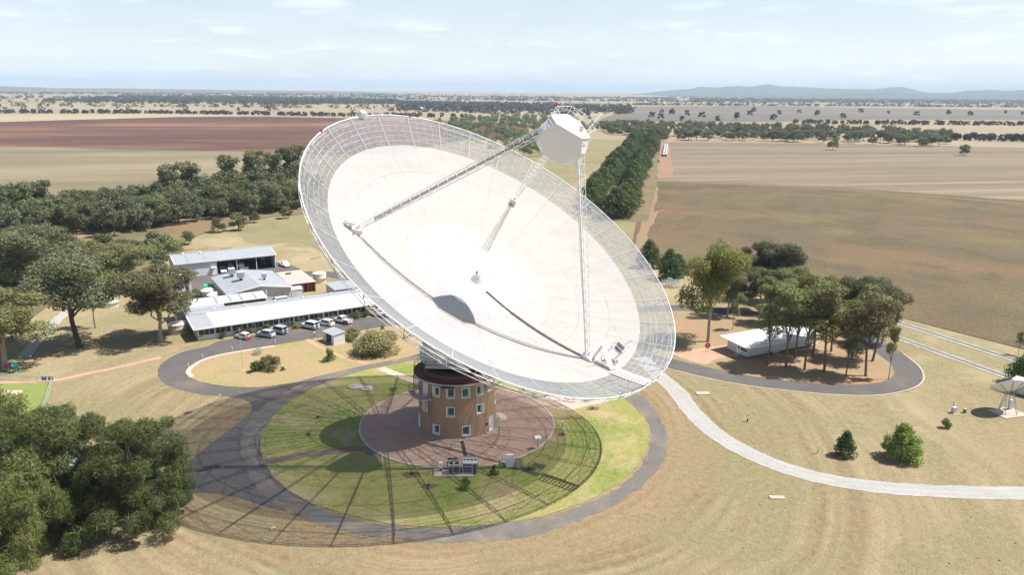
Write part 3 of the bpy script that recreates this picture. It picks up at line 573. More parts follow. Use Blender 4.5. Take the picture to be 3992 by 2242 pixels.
for i, (x, y, t, k) in enumerate(rear):
    tree_px(k, x, y, t, 'gum_tree', '%s gum counted from the left in the belt behind the hut' % ORD[i], group='gums behind the hut', wide=1.1)
for x, y, t, l in ((2529, 1045, 930, 'dark green pine right against the upper right of the dish rim'), (2608, 1090, 965, 'conical pine just left of the tall white-trunked gum'), (2640, 1080, 985, 'second smaller pine at the left of the tall white-trunked gum')):
    tree_px('pine', x, y, t, 'pine_tree', l, 'pine')
tree_px('pine', 3992, 1500, 1370, 'pine_tree', 'dark pine cut by the right edge above the white container', 'pine', wide=1.2)
tree_px('slender', 3970, 1385, 1290, 'gum_tree', 'spindly young tree beside the upper railway line at right edge', wide=0.8)
# pine avenue: two rows
Ra = Vector((95, 203, 0)); Rb = Vector((302, 729, 0)); dR = (Rb-Ra).normalized(); nR = Vector((-dR.y, dR.x, 0))
for row, (off, s0, nm) in enumerate(((4.0, 4, 'right'), (20.5, 14, 'left'))):
    for i in range(42):
        p = Ra+dR*(s0+i*13.3+random.uniform(-2.5, 2.5))+nR*(off+random.uniform(-3.2, 3.2))
        tree('pine', p, random.uniform(8.5, 16.5), 'pine_tree', '%s pine from the dish in the %s row of the avenue' % (ORD[i], nm), 'pine', 'pines of the avenue', wide=random.uniform(1.05, 1.4))
# isolated trees in the right-hand fields
for x, y, t, l, k in ((2095, 377, 345, 'round tree alone in the stubble field below the belt', 'wood'), (2425, 391, 360, 'round tree alone at the right end of the stubble field', 'wood')):
    b = D(x, y); tree(k, b, height_of(b, t*1.5497), 'paddock_tree', l, wide=1.1)
def in_poly(x, y, poly):
    c = False; j = len(poly)-1
    for i in range(len(poly)):
        if (poly[i][1] > y) != (poly[j][1] > y) and x < (poly[j][0]-poly[i][0])*(y-poly[i][1])/(poly[j][1]-poly[i][1])+poly[i][0]: c = not c
        j = i
    return c
def scatter(poly, n, mind=0):
    "places spread through a patch of ground outlined in the photograph"
    W = [D(*p) for p in poly]; P = [(p.x, p.y) for p in W]; xs = [p[0] for p in P]; ys = [p[1] for p in P]; out = []; tries = 0
    while len(out) < n and tries < n*400:
        tries += 1; q = (random.uniform(min(xs), max(xs)), random.uniform(min(ys), max(ys)))
        if in_poly(*q, P) and all((q[0]-o[0])**2+(q[1]-o[1])**2 > mind*mind for o in out[-400:]): out.append(q)
    return out
WOODP = [(-30, 610), (60, 600), (150, 590), (290, 600), (400, 575), (480, 560), (600, 545), (690, 538), (770, 520), (790, 470), (700, 462), (560, 482), (420, 502), (300, 522), (150, 542), (-30, 560)]
kinds = ['wood', 'woodblue', 'wood', 'woodblue', 'wood']
dcam = lambda q: (q[0]-CAM.x)**2+(q[1]-CAM.y)**2
lite2 = []
for k in range(6):
    rg = np.random.default_rng(700+k); C, Rr = sh_round(rg, 10, 15); lite2.append(leaf_quads(rg, C, Rr, 42, 0.26, 0.5, droop=0.2))
def mass(name, label, places, h0, h1, protos, lm, w0=0.9, w1=1.3):
    out = []
    for q in places:
        s = random.uniform(h0, h1)/10; a = random.uniform(0, 6.28); ca, sa = math.cos(a), math.sin(a); v = protos[random.randrange(len(protos))]; wd = s*random.uniform(w0, w1)
        out.append(np.stack([(v[:, 0]*ca-v[:, 1]*sa)*wd+q[0], (v[:, 0]*sa+v[:, 1]*ca)*wd+q[1], v[:, 2]*s-0.05], 1))
    tag(link(name, fast_mesh(name, np.concatenate(out), [lm])), label, 'woodland', kind='stuff')
wp = sorted(scatter(WOODP, 235, 4.4), key=dcam)
for q in wp[:120]:
    tree(random.choice(kinds), q, random.uniform(9.5, 15), 'gum_tree', 'grey-green gum in the dense wood behind the sheds', group='trees of the wood behind the sheds', wide=random.uniform(0.85, 1.15))
mass('wood_interior', 'inner trees of the dense wood behind the sheds', wp[120:], 9.5, 15, lite2, L_WOOD)
for x, y, t, l in ((735, 470, 360, 'tallest gum of the wood touching the left rim of the dish'), (640, 480, 375, 'tall dark gum second from the dish on the wood skyline'), (690, 475, 378, 'tall dark gum between the two highest trees of the wood'), (575, 485, 388, 'tall rounded gum on the skyline of the wood'), (480, 500, 402, 'narrow crowned gum on the skyline of the wood'), (430, 520, 410, 'broad olive gum at the middle of the wood skyline'), (100, 560, 448, 'feathery tall gum with bare stems at the left of the wood'), (60, 575, 455, 'tall gum left of the feathery one at the wood edge'), (25, 590, 470, 'tall gum nearest the left photo edge in the wood')):
    b = D(x, y); tree('woodtall', b, height_of(b, t*1.5497), 'gum_tree', l, wide=1.0)
for i, (x, y, t) in enumerate(((550, 585, 545), (600, 580, 532), (475, 615, 578), (720, 550, 515), (640, 560, 530))):
    b = D(x, y); tree('wood', b, height_of(b, t*1.5497), 'gum_tree', '%s small dark tree from the left along the paddock edge' % ORD[i], group='small trees along the paddock edge', wide=1.1)
for q in scatter([(60, 640), (300, 620), (420, 640), (400, 690), (250, 700), (120, 730), (0, 760), (-20, 690)], 62, 3.6):
    tree(random.choice(['wood', 'woodblue', 'greyshrub']), q, random.uniform(4, 9), 'scrub_tree', 'low olive scrub tree between the wood and the tall gums', group='scrub left of the sheds', wide=1.2)
mass('wood_behind_dish', 'dark wood showing above the upper right rim of the dish', scatter([(1080, 345), (1100, 312), (1180, 302), (1330, 298), (1480, 314), (1500, 350), (1400, 362), (1370, 405), (1290, 395), (1150, 370)], 190, 6), 10, 16, lite2, L_WOOD)
bp = sorted(scatter([(1480, 333), (1560, 340), (1640, 352), (1700, 354), (1900, 355), (2100, 362), (2375, 371), (2390, 345), (2100, 330), (1700, 320), (1500, 318)], 330, 7), key=dcam)
for q in bp[:90]:
    tree(random.choice(['wood', 'woodblue', 'wood', 'gum']), q, random.uniform(9, 15), 'gum_tree', 'gum along the near edge of the belt beyond the stubble field', group='belt of gums beyond the stubble field', wide=random.uniform(1.1, 1.6))
mass('belt_interior', 'inner trees of the belt beyond the stubble field', bp[90:], 9, 15, lite2, L_WOOD, 1.0, 1.6)
def far_tree(p, H, name, label, group, wide=1.0):
    i = CNT.get('farx', 0); CNT['farx'] = i+1
    o = link(name, PROTO['far'][i % 4][2]); o.location = (p[0], p[1], -0.13*H); o.rotation_euler.z = random.uniform(0, 6.28); s = H/10; o.scale = (s*wide, s*wide, s*1.05)
    tag(o, label, 'tree', group)
def far_row(a, b, n, label, group, H=(8, 12), jx=5):
    A = D(*a); B = D(*b)
    for i in range(n):
        if random.random() < 0.08: continue
        p = A.lerp(B, (i+random.uniform(-.3, .3))/n); far_tree((p.x+random.uniform(-jx, jx), p.y+random.uniform(-jx, jx)), random.uniform(*H), 'row_tree', label, group, random.uniform(1.1, 1.6))
far_row((-20, 284.5), (420, 286), 62, 'dark tree of the row beyond the cream stubble field at left', 'tree row at the far left')
far_row((420, 286), (870, 293), 66, 'dark tree of the row along the far edge of the red field', 'tree row along the red field')
far_row((870, 293), (1180, 296), 36, 'dark tree of the row showing just above the dish rim', 'tree row above the dish')
far_row((2000, 311), (2640, 317), 60, 'small tree of the row between the grey field and the belt', 'tree row at the far right', (8, 11))
far_row((2395, 352), (2650, 358), 24, 'tree with bare stem in the row at right of the belt', 'tree row at the right edge', (9, 12), 3)
for i, (x, y) in enumerate(((1662, 300), (1665, 285), (1715, 303), (1728, 292), (1765, 297), (1690, 288), (1805, 304), (1855, 300), (1885, 290), (1895, 283), (1945, 301), (1960, 289), (2010, 285), (2055, 290), (2165, 283), (2235, 287), (2305, 292), (2385, 288), (2440, 290), (2530, 286), (1640, 296), (1480, 300), (2120, 297), (2570, 289))):
    p = D(x, y); far_tree(p, random.uniform(11, 18), 'paddock_tree', 'dark spreading tree standing in the grey fallow field', 'trees standing in the grey fallow field', 1.1)
# woods and tree lines too far away to count
lite = []
for k in range(6):
    rg = np.random.default_rng(900+k); C, Rr = sh_round(rg, 10, 4); lite.append(leaf_quads(rg, C, Rr*1.5, 8, 0.9, 1.3, shell=0.3)-np.array([0, 0, 1.6]))
def far_mass(name, label, specs):
    out = []
    for poly, n, h0, h1, clump in specs:
        base = scatter(poly, n); h0 *= 1.15; h1 *= 1.3
        for q in base:
            for _ in range(clump):
                s = random.uniform(h0, h1)/10; a = random.uniform(0, 6.28); ca, sa = math.cos(a), math.sin(a); v = lite[random.randrange(6)]
                ox, oy = (random.gauss(0, 14), random.gauss(0, 14)) if clump > 1 else (0, 0)
                wd = s*random.uniform(1.2, 1.9)
                out.append(np.stack([(v[:, 0]*ca-v[:, 1]*sa)*wd+q[0]+ox, (v[:, 0]*sa+v[:, 1]*ca)*wd+q[1]+oy, v[:, 2]*s], 1))
    tag(link(name, fast_mesh(name, np.concatenate(out), [L_FAR])), label, 'woodland', kind='stuff')
def line(a, b, n, h0, h1, jit=10):
    A, B = D(*a), D(*b); return [(A.x+(B.x-A.x)*k+random.gauss(0, jit), A.y+(B.y-A.y)*k+random.gauss(0, jit)) for k in [random.random() for _ in range(n)]]
far_mass('far_woodland', 'distant dark woods and scattered trees across the plain', [
    ([(110, 252), (330, 243), (560, 243), (1000, 252), (1000, 262), (700, 265), (400, 261), (110, 259)], 2000, 9, 14, 1),
    ([(-60, 226), (1000, 236), (1000, 245), (560, 240), (-60, 236)], 900, 9, 14, 3),
    ([(-60, 262), (1000, 266), (1000, 284), (-60, 280)], 45, 8, 13, 1),
    ([(-60, 240), (110, 240), (110, 262), (-60, 262)], 30, 9, 14, 1),
    ([(1000, 258), (1300, 262), (1585, 268), (1590, 286), (1400, 292), (1300, 288), (1000, 280)], 950, 9, 14, 1),
    ([(1000, 241), (1600, 245), (2640, 252), (2640, 261), (1800, 258), (1000, 251)], 1000, 9, 13, 3),
    ([(1600, 258), (2640, 262), (2640, 272), (2100, 267), (1600, 265)], 260, 8, 13, 1),
    ([(1000, 236), (2640, 246), (2640, 249), (1000, 239)], 900, 9, 14, 3),
    ([(1750, 250), (2640, 254), (2640, 258), (1750, 253)], 700, 9, 14, 2),
])
far_lines = []
for a, b, n in (((-40, 266), (1000, 272), 60), ((1000, 268), (1590, 274), 190), ((600, 258), (1160, 262), 160), ((1600, 264), (2640, 270), 240), ((1250, 252), (2000, 258), 200), ((300, 240), (1000, 246), 220), ((1900, 256), (2640, 262), 220), ((-40, 247), (300, 243), 60)):
    far_lines += line(a, b, n, 9, 13)
mass('far_tree_lines', 'thin dark tree lines along the boundaries of far paddocks', far_lines, 9, 14, lite, L_FAR, 1.3, 2.0)
# ------------------------------------------------------------------ the telescope tower
TW = empty('telescope_tower', (0, 0, 0), 0, 'round tan three-storey tower carrying the great dish on a circular apron', 'tower')
RB, RTP, HT = 6.72, 6.45, 9.62
def tr(z): return RB+(RTP-RB)*min(1, max(0, z/HT))
def tp(deg, z, off=0.0):
    a = R(deg); r_ = tr(z)+off; return Vector((r_*math.sin(a), -r_*math.cos(a), z))
WIN = [(-37.7+22.45*k, zc) for zc, ks in ((8.12, (0, 1, 2, 3, 4, 6, 8, 10, 12)), (4.86, (-1, 1, 3, 5, 7, 9, 11)), (1.46, (0, 2, 7, 9, 11))) for k in ks]
DOORS = [(-59.8, 6.9, 9.05), (-84, 0.13, 2.3), (53, 0.13, 2.5)]
WHW, WHH = 5.6, 0.82                       # half width in degrees, half height
holes = [(a-WHW, a+WHW, z-WHH, z+WHH) for a, z in WIN]+[(a-5.6, a+5.6, z0, z1) for a, z0, z1 in DOORS]
ang = sorted(set([round(x % 360, 3) for h in holes for x in h[:2]]+[round(i*4.0, 3) for i in range(90)])); zs = sorted(set([0.0, HT]+[round(z, 3) for h in holes for z in h[2:]]+[3.2, 6.4]))
ang.append(ang[0]+360); m = MB(); idx = {}
def gv(i, j):
    k = (i % (len(ang)-1), j)
    if k not in idx: idx[k] = len(m.v); m.v.append(tuple(tp(ang[k[0]], zs[j])))
    return idx[k]
def inside(a, z):
    for a0, a1, z0, z1 in holes:
        if z0 < z < z1 and 0 < ((a-a0) % 360) < (a1-a0): return True
    return False
for i in range(len(ang)-1):
    for j in range(len(zs)-1):
        if not inside((ang[i]+ang[i+1])/2, (zs[j]+zs[j+1])/2): m.f.append((gv(i, j), gv(i+1, j), gv(i+1, j+1), gv(i, j+1))); m.mi.append(0)
mt, t, b = newmat('tan_render')
v = t.pos(False); n2 = t.noise(v, 14, 3, 0.7, 0.3, 0.7)
c = t.mix(t.noise(v, 0.5, 5), (0.385, 0.252, 0.158), (0.45, 0.30, 0.19)); c = t.mix(t.math('MULTIPLY', n2, 0.45), c, (0.30, 0.19, 0.118))
c = t.mix(t.math('MULTIPLY', t.noise(t.pos(False, (1, 1, 0.12)), 1.3, 5, 0.6, 0.5, 0.75), 0.45), c, (0.25, 0.155, 0.10))
t.l.new(c, b.inputs['Base Color']); b.inputs['Roughness'].default_value = 0.92; t.l.new(t.bump(n2, 0.8, 0.03), b.inputs['Normal'])
m.build('wall', mt, TW)
m = MB(); m.lathe([(0, 9.4), (6.3, 9.4)], 40); m.lathe([(5.2, 0.1), (5.2, 9.5)], 40); m.build('inner_wall', BLACK, TW)
def framed(a, z0, z1, hw, depth, door=False):
    fr = MB(); o = 0.05
    P = lambda da, z, off: tp(a+da, z, off)
    q = [(-hw, z0), (hw, z0), (hw, z1), (-hw, z1)]; k = 0.82
    zc = (z0+z1)/2; outer = [P(d*1.12, zc+(z-zc)*1.09, o) for d, z in q]; mid = [P(d*0.94, zc+(z-zc)*0.95, o) for d, z in q]; inn = [P(d*k, zc+(z-zc)*k, -depth) for d, z in q]; back = [P(d*1.12, zc+(z-zc)*1.09, -0.06) for d, z in q]
    vs = back+outer+mid+inn; fs = []
    for l in range(3): fs += [(l*4+i, l*4+(i+1) % 4, (l+1)*4+(i+1) % 4, (l+1)*4+i) for i in range(4)]
    fr.add(vs, fs); return fr, inn
for a, z in WIN:
    fr, inn = framed(a, z-WHH, z+WHH, WHW, 0.55)
    wobj = fr.build('window', WHITE, TW)
    g_ = MB(); g_.add(inn, [(0, 1, 2, 3)]); g_.build('pane', TEAL, wobj)
    mu = MB(); mu.tube((inn[0]+inn[3])/2*1.004, (inn[1]+inn[2])/2*1.004, 0.03, 4); mu.tube((inn[0]*0.35+inn[1]*0.65)*1.004, (inn[3]*0.35+inn[2]*0.65)*1.004, 0.03, 4); mu.build('mullion', DARK, wobj)
for a, z0, z1 in DOORS:
    fr, inn = framed(a, z0, z1, 5.6, 0.12); d_ = fr.build('door', WHITE, TW)
    g_ = MB(); g_.add(inn, [(0, 1, 2, 3)]); g_.build('door_leaf', mat('white_door', (0.7, 0.72, 0.76), 0.5), d_)
# circular gallery and red railings
m = MB(); m.lathe([(6.2, 9.66), (7.42, 9.66), (7.42, 9.98), (7.3, 10.0), (6.2, 10.0)], 72); m.build('gallery', mat('gallery_concrete', (0.45, 0.43, 0.40), 0.85, dirt=((0.16, 0.13, 0.11), 0.8)), TW)
m = MB(); m.lathe([(5.5, 10.03), (7.38, 10.03)], 72); m.build('gallery_deck', MAROON, TW)
m = MB(); m.lathe([(5.75, 10.0), (5.75, 10.75), (5.35, 10.75), (5.35, 10.0)], 72); m.build('track_wall', mat('track_brown', (0.13, 0.07, 0.05), 0.8), TW)
for k in range(30):
    a = R(12*k+3); x, y = 7.33*math.sin(a), -7.33*math.cos(a); m = MB(); m.tube((x, y, 9.99), (x, y, 11.05), 0.035, 5); m.build('railing_post', REDP, TW)
for h in (10.5, 11.05):
    m = MB(); m.path([(7.33*math.sin(R(q*5)), -7.33*math.cos(R(q*5)), h) for q in range(72)], 0.028, 5, True); m.build('railing_bar', REDP, TW)
# projecting hatch platform at the front edge of the gallery
m = MB(); m.prism([tp(d, 9, o)[:2] for d, o in ((-24, 0.9), (-10, 0.9), (-8, 1.75), (-24, 1.75))], 9.62, 9.72); m.build('hatch_plate', DARK, TW)
# rotating turret
TUR = MB(); TUR.lathe([(4.9, 10.1), (5.1, 11.0), (4.6, 11.0)], 40); TUR.build('turntable', DARK, TW)
m = MB(); m.prism([(-5.6, -3.3), (3.6, -5.1), (5.2, -2.6), (5.2, 4.5), (-5.2, 4.5)], 11.6, 11.85); m.build('turret_deck', mat('turret_grey', (0.55, 0.55, 0.54), 0.7, dirt=((0.25, 0.22, 0.2), 0.6)), TW)
m = MB(); m.prism([(-4.6, -2.2), (3.0, -3.4), (4.4, -1.6), (4.4, 3.8), (-4.6, 3.8)], 11.85, 15.2); m.prism([(-3.6, -1.6), (2.6, -2.5), (3.6, -1.2), (3.6, 3.0), (-3.6, 3.0)], 15.2, 18.6); m.build('turret_cabin', mat('turret_white', (0.78, 0.79, 0.80), 0.6, dirt=((0.4, 0.37, 0.34), 0.5)), TW)
m = MB(); m.box(-3.0, -1.9, -2.52, -2.4, 12.0, 14.1); m.build('turret_door', WHITE, TW)
m = MB(); m.lathe([(0, 15.6), (1.5, 15.3), (2.0, 14.4), (2.0, 12.6), (1.7, 11.9)], 24, c=(-4.3, -0.6)); m.build('cable_drum', mat('drum_silver', (0.62, 0.64, 0.66), 0.5, dirt=((0.3, 0.28, 0.26), 0.6)), TW, True)
for k in range(4): m = MB(); m.path([(-4.3+2.03*math.cos(R(q*15)), -0.6+2.03*math.sin(R(q*15)), 12.4+k*0.6) for q in range(24)], 0.035, 4, True); m.build('cable_hoop', DARK, TW)
for p, q in (((-5.5, -3.2), (3.5, -5.0)), ((3.5, -5.0), (5.1, -2.6)), ((-5.5, -3.2), (-5.1, 4.4))):
    m = MB()
    for i in range(6):
        x = p[0]+(q[0]-p[0])*i/5; y = p[1]+(q[1]-p[1])*i/5; m.tube((x, y, 11.8), (x, y, 12.9), 0.03, 5)
    for h in (12.35, 12.9): m.tube((*p, h), (*q, h), 0.028, 5)
    m.build('turret_railing', REDP, TW)
for sx in (-1, 1):
    m = MB(); m.box(-0.9+sx*3.4, 0.9+sx*3.4, -1.6, 1.6, 15.0, 21.2, Matrix.Rotation(R(-45), 4, 'Z')); m.build('bearing_tower', mat('turret_white', (0.5, 0.5, 0.5)), TW)
# landing, stair and drainpipe on the left side
land = MB(); pl = [tp(d, 6.8, o) for d, o in ((-66, 0.0), (-44, 0.0), (-45, 1.0), (-52, 1.75), (-68, 1.9), (-84, 1.9), (-84, 0.9), (-70, 0.9))]
land.prism([(p.x, p.y) for p in pl], 6.62, 6.84); land.build('landing', mat('landing_grey', (0.42, 0.42, 0.41), 0.8), TW)
edge = [tp(d, 6.84, o) for d, o in ((-45, 0.15), (-46, 0.95), (-52.5, 1.66), (-68, 1.8), (-84, 1.8), (-84, 1.0))]
m = MB()
for p in edge: m.tube(p, p+Vector((0, 0, 1.05)), 0.035, 5)
for h in (0.5, 1.05): m.path([p+Vector((0, 0, h)) for p in edge], 0.03, 5)
m.build('landing_railing', REDP, TW)
for i in range(14):
    a = -84-i*1.9; z = 6.9+i*0.225; m = MB(); p = [tp(a+d, z, o) for d, o in ((-1.1, 0.1), (1.1, 0.1), (1.1, 0.95), (-1.1, 0.95))]; m.prism([(q.x, q.y) for q in p], z, z+0.05); m.build('stair_tread', MAROON, TW)
for off in (0.1, 0.95):
    m = MB(); a0 = [tp(-84-i*1.9, 6.9+i*0.225, off) for i in range(15)]; m.path(a0, 0.05, 4); m.path([p+Vector((0, 0, 0.95)) for p in a0], 0.03, 5)
    for p in a0[::3]: m.tube(p, p+Vector((0, 0, 0.95)), 0.03, 5)
    m.build('stair_railing', REDP, TW)
m = MB(); m.path([tp(-47, 0.1, 0.14), tp(-47, 7.4, 0.14)], 0.11, 8); m.build('drainpipe', mat('pipe_grey', (0.28, 0.27, 0.25), 0.6), TW)
m = MB(); m.path([tp(-50, 3.6, 0.1), tp(-50, 6.6, 0.1)], 0.05, 5); m.build('landing_brace', REDP, TW)
m = MB(); m.box(-0.28, 0.28, -0.06, 0.0, -0.17, 0.17, Matrix.Translation(tp(42, 1.75, 0.04)) @ Matrix.Rotation(R(42), 4, 'Z')); m.build('plaque', DARK, TW)

# ------------------------------------------------------------------ the great dish
nn_ = Vector((0.39653586, -0.40127453, 0.8256743)); VX = Vector((2.97638366, -3.01195195, 26.33904527))
ax = nn_.cross(Vector((0, 0, 1))).normalized(); ay = nn_.cross(ax)
DISH = empty('radio_dish', VX, 0, 'huge white parabolic dish with see-through mesh rim and three-legged focus cabin', 'radio telescope')
DISH.rotation_euler = Matrix(((ax.x, ay.x, nn_.x), (ax.y, ay.y, nn_.y), (ax.z, ay.z, nn_.z))).to_euler()
FOC = 27.74; RO, RSOL, RIN = 32.0, 27.02, 8.34
def pz(r_): return r_*r_/4/FOC
def pp(r_, deg, dz=0.0): a = R(deg); return Vector((r_*math.cos(a), r_*math.sin(a), pz(r_)+dz))
def panel_mat(name, c, hole, stain=0.0):
    m, t, b = newmat(name); v = t.pos(True)
    cc = t.mix(t.noise(v, 0.3, 5), tuple(x*0.97 for x in c), c)
    if stain: cc = t.mix(t.math('MULTIPLY', t.noise(t.pos(True, (1, 1, 1)), 0.11, 6, 0.6, 0.56, 0.74), stain), cc, (0.44, 0.34, 0.265))
    t.l.new(cc, b.inputs['Base Color']); b.inputs['Roughness'].default_value = 0.6; b.inputs['Specular IOR Level'].default_value = 0.25
    if hole:
        tr_ = t.new('ShaderNodeBsdfTransparent'); mx = t.new('ShaderNodeMixShader'); mx.inputs[0].default_value = hole
        t.l.new(b.outputs[0], mx.inputs[1]); t.l.new(tr_.outputs[0], mx.inputs[2]); t.l.new(mx.outputs[0], t.n['Material Output'].inputs[0])
    return m
P_PERF = panel_mat('perforated_panel', (0.46, 0.452, 0.447), 0.32, 0.32)
P_SOL = panel_mat('solid_panel', (0.84, 0.83, 0.81), 0.0)
def sector(r0, r1, a0, a1, nr, na, gap):
    vs = []; ga = lambda r_: math.degrees(gap/max(r_, 0.5))
    for i in range(nr+1):
        r_ = r0+gap+(r1-r0-2*gap)*i/nr
        for j in range(na+1): vs.append(pp(r_, a0+ga(r_)+(a1-a0-2*ga(r_))*j/na))
    k = na+1; m = MB(); m.add(vs, [(i*k+j, i*k+j+1, (i+1)*k+j+1, (i+1)*k+j) for i in range(nr) for j in range(na)]); return m
def turn(mesh_, name, n, parent=DISH, start=6.0):
    step = 360/n; out = []
    for k in range(n):
        o = link(name, mesh_, parent); o.rotation_euler.z = R(start+k*step); out.append(o)
    return out
for r0, r1 in ((RIN, 13.0), (13.0, 17.7), (17.7, 22.4), (22.4, RSOL)):
    me = sector(r0, r1, 0, 12, 3, 3, 0.018).mesh('reflector_panel', P_PERF, True); turn(me, 'reflector_panel', 30)
me = sector(0.4, RIN, 0, 24, 5, 5, 0.006).mesh('inner_panel', P_SOL, True); turn(me, 'inner_panel', 15)
# open mesh: fine wires in every sector
wm = MB(); nring = 84
for i in range(1, nring):
    r_ = RSOL+(RO-RSOL)*i/nring; wm.path([pp(r_, a) for a in (0, 4, 8, 12)], 0.0115, 3)
for a in [q*0.3333+0.1667 for q in range(36)]:
    wm.path([pp(r_, a) for r_ in (RSOL, 29.5, RO)], 0.0115, 3)
turn(wm.mesh('mesh_panel', mat('mesh_wire', (0.29, 0.30, 0.31), 0.5, 0.0)), 'mesh_panel', 30)
# purlins under the mesh: five hoops, rim, radial bars
for r_ in [RSOL+(RO-RSOL)*q/6 for q in range(0, 6)]:
    m = MB(); m.path([pp(r_, 6+q*6, -0.05) for q in range(60)], 0.03, 5, True); m.build('hoop', STEEL, DISH)
m = MB(); m.path([pp(RO, 6+q*6) for q in range(60)], 0.085, 6, True); m.build('rim', STEEL, DISH)
m = MB(); m.path([pp(RO-0.15, 6+q*6, -0.75) for q in range(60)], 0.07, 5, True); m.build('rim', STEEL, DISH)
m = MB()
for q in range(60): m.tube(pp(RO, 6+q*6), pp(RO-0.15, 6+q*6, -0.75), 0.045, 4); m.tube(pp(RO, 6+q*6), pp(RO-0.15, 6+q*6+6, -0.75), 0.03, 4)
m.build('rim_lacing', STEEL, DISH)
mb_ = MB(); mb_.path([pp(r_, 0, -0.03) for r_ in (RSOL, 28.7, 30.4, RO)], 0.038, 5)
turn(mb_.mesh('radial_bar', STEEL), 'radial_bar', 30)
mb_ = MB(); mb_.path([pp(r_, 0, -0.03) for r_ in (RSOL, 29.5, RO)], 0.017, 4); me = mb_.mesh('radial_batten', STEEL)
for s_ in (9, 12, 15): turn(me, 'radial_batten', 30, start=s_)
# rib trusses behind the surface
def low(r_): return -0.9-3.4*(1-(r_/27.5))**1.0 if r_ < 27.5 else -0.9
rb = MB(); top = [5, 8.5, 12, 15.5, 19, 22.5, 26, 29, 32]; bot = [5, 7, 10.2, 13.8, 17.3, 20.8, 24.2, 27.2, 30.0]
tv = [pp(r_, 0, -0.22) for r_ in top]; bv = [pp(r_, 0, low(r_)-1.15) for r_ in bot]
rb.path(tv, 0.085, 5); rb.path(bv, 0.085, 5); rb.tube(bv[-1], tv[-1], 0.07, 5)
for i in range(len(bot)-1): rb.tube(bv[i], tv[i], 0.05, 4); rb.tube(tv[i], bv[i+1], 0.05, 4)
rb.tube(bv[-1], tv[-2], 0.05, 4)
RIBM = mat('rib_grey', (0.50, 0.49, 0.48), 0.6, dirt=((0.3, 0.22, 0.17), 0.4))
turn(rb.mesh('rib', RIBM), 'rib', 30)
def member(name, p, q, r_, n): 
    mm_ = MB(); mm_.tube(p, q, r_, n); turn(mm_.mesh(name, RIBM), name, 30)
for r_ in (10.2, 17.3, 24.2, 30.0): member('ring_chord', pp(r_, 0, low(r_)-1.15), pp(r_, 12, low(r_)-1.15), 0.07, 5)
for r_ in (12, 15.5, 19, 22.5, 26): member('ring_chord', pp(r_, 0, -0.25), pp(r_, 12, -0.25), 0.05, 4)
for r0, z0, r1, z1 in ((30.0, -2.05, 32, -0.2), (22.5, -0.25, 26, -0.25), (15.5, -0.25, 19, -0.25)):
    member('cross_brace', pp(r0, 0, z0), pp(r1, 12, z1), 0.042, 4); member('cross_brace', pp(r0, 12, z0), pp(r1, 0, z1), 0.042, 4)
m = MB(); m.lathe([(0, -0.6), (5.4, -0.4), (5.4, -4.6), (4.2, -6.6), (2.0, -7.2), (0, -7.2)], 36); m.build('hub', mat('hub_grey', (0.42, 0.42, 0.42), 0.7), DISH)
# focus cabin
CZ = 30.45; pts = []
for fc in (30, 150, 270):
    e = Vector((math.cos(R(fc)), math.sin(R(fc)), 0)); tng = Vector((-e.y, e.x, 0))
    for dz, w_, ap_ in ((0, 2.1, 2.45), (-1.9, 3.15, 2.47), (-2.5, 3.15, 2.47), (-4.85, 1.6, 2.4)):
        for sg in (-1, 1): pts.append(e*ap_+tng*w_*sg+Vector((0, 0, CZ+dz)))
bm = bmesh.new()
for p in pts: bm.verts.new(p)
bmesh.ops.convex_hull(bm, input=bm.verts); bmesh.ops.dissolve_limit(bm, angle_limit=R(3), verts=bm.verts, edges=bm.edges)
for v_ in [v_ for v_ in bm.verts if not v_.link_faces]: bm.verts.remove(v_)
me = bpy.data.meshes.new('focus_cabin'); bm.to_mesh(me); bm.free(); CABM = mat('cabin_white', (0.74, 0.73, 0.72), 0.55, var=0.04); me.materials.append(CABM); CAB = link('focus_cabin', me, DISH)
hexr = [(2.45*math.cos(R(f))+s_*-math.sin(R(f))*2.1, 2.45*math.sin(R(f))+s_*math.cos(R(f))*2.1) for f in (30, 150, 270) for s_ in (-1, 1)]
m = MB(); m.prism([(x*1.015, y*1.015) for x, y in hexr], CZ, CZ+0.12); m.build('roof_edge', WHITE, CAB)
m = MB(); m.lathe([(0, CZ+0.45), (1.2, CZ+0.4), (1.9, CZ+0.12)], 24); m.build('roof_dome', WHITE, CAB, True)
m = MB(); m.box(-1.9, -0.9, 0.6, 1.1, CZ+0.1, CZ+0.5); m.box(-0.7, -0.2, 1.2, 1.7, CZ+0.1, CZ+0.45); m.build('roof_equipment', mat('equip_brown', (0.26, 0.2, 0.17), 0.7), CAB)
rail = MB()
ring_in = [Vector((x*0.98, y*0.98, CZ+0.8)) for x, y in hexr]; ring_out = [Vector((x*1.02, y*1.02, CZ+1.5)) for x, y in hexr]
rail.path(ring_in, 0.03, 5, True); rail.path(ring_out, 0.035, 5, True)
for k in range(6):
    b0 = Vector((hexr[k][0], hexr[k][1], CZ)); rail.tube(b0, ring_in[k], 0.05, 5); rail.tube(ring_in[k], ring_out[k], 0.05, 5); rail.tube(ring_in[k], ring_out[(k+1) % 6], 0.025, 4)
    for q in (0.25, 0.5, 0.75):
        rail.tube(ring_in[k].lerp(ring_in[(k+1) % 6], q), ring_out[k].lerp(ring_out[(k+1) % 6], q), 0.03, 4)
rail.build('roof_railing', WHITE, CAB)
m = MB(); ap_ = Vector((-2.2, 2.0, CZ+3.6))
for k in (2, 3, 1): m.tube(ring_in[k], ap_, 0.045, 5)
m.tube(Vector((-2.2, 2.0, CZ+0.1)), ap_, 0.05, 5); m.build('roof_mast', WHITE, CAB)
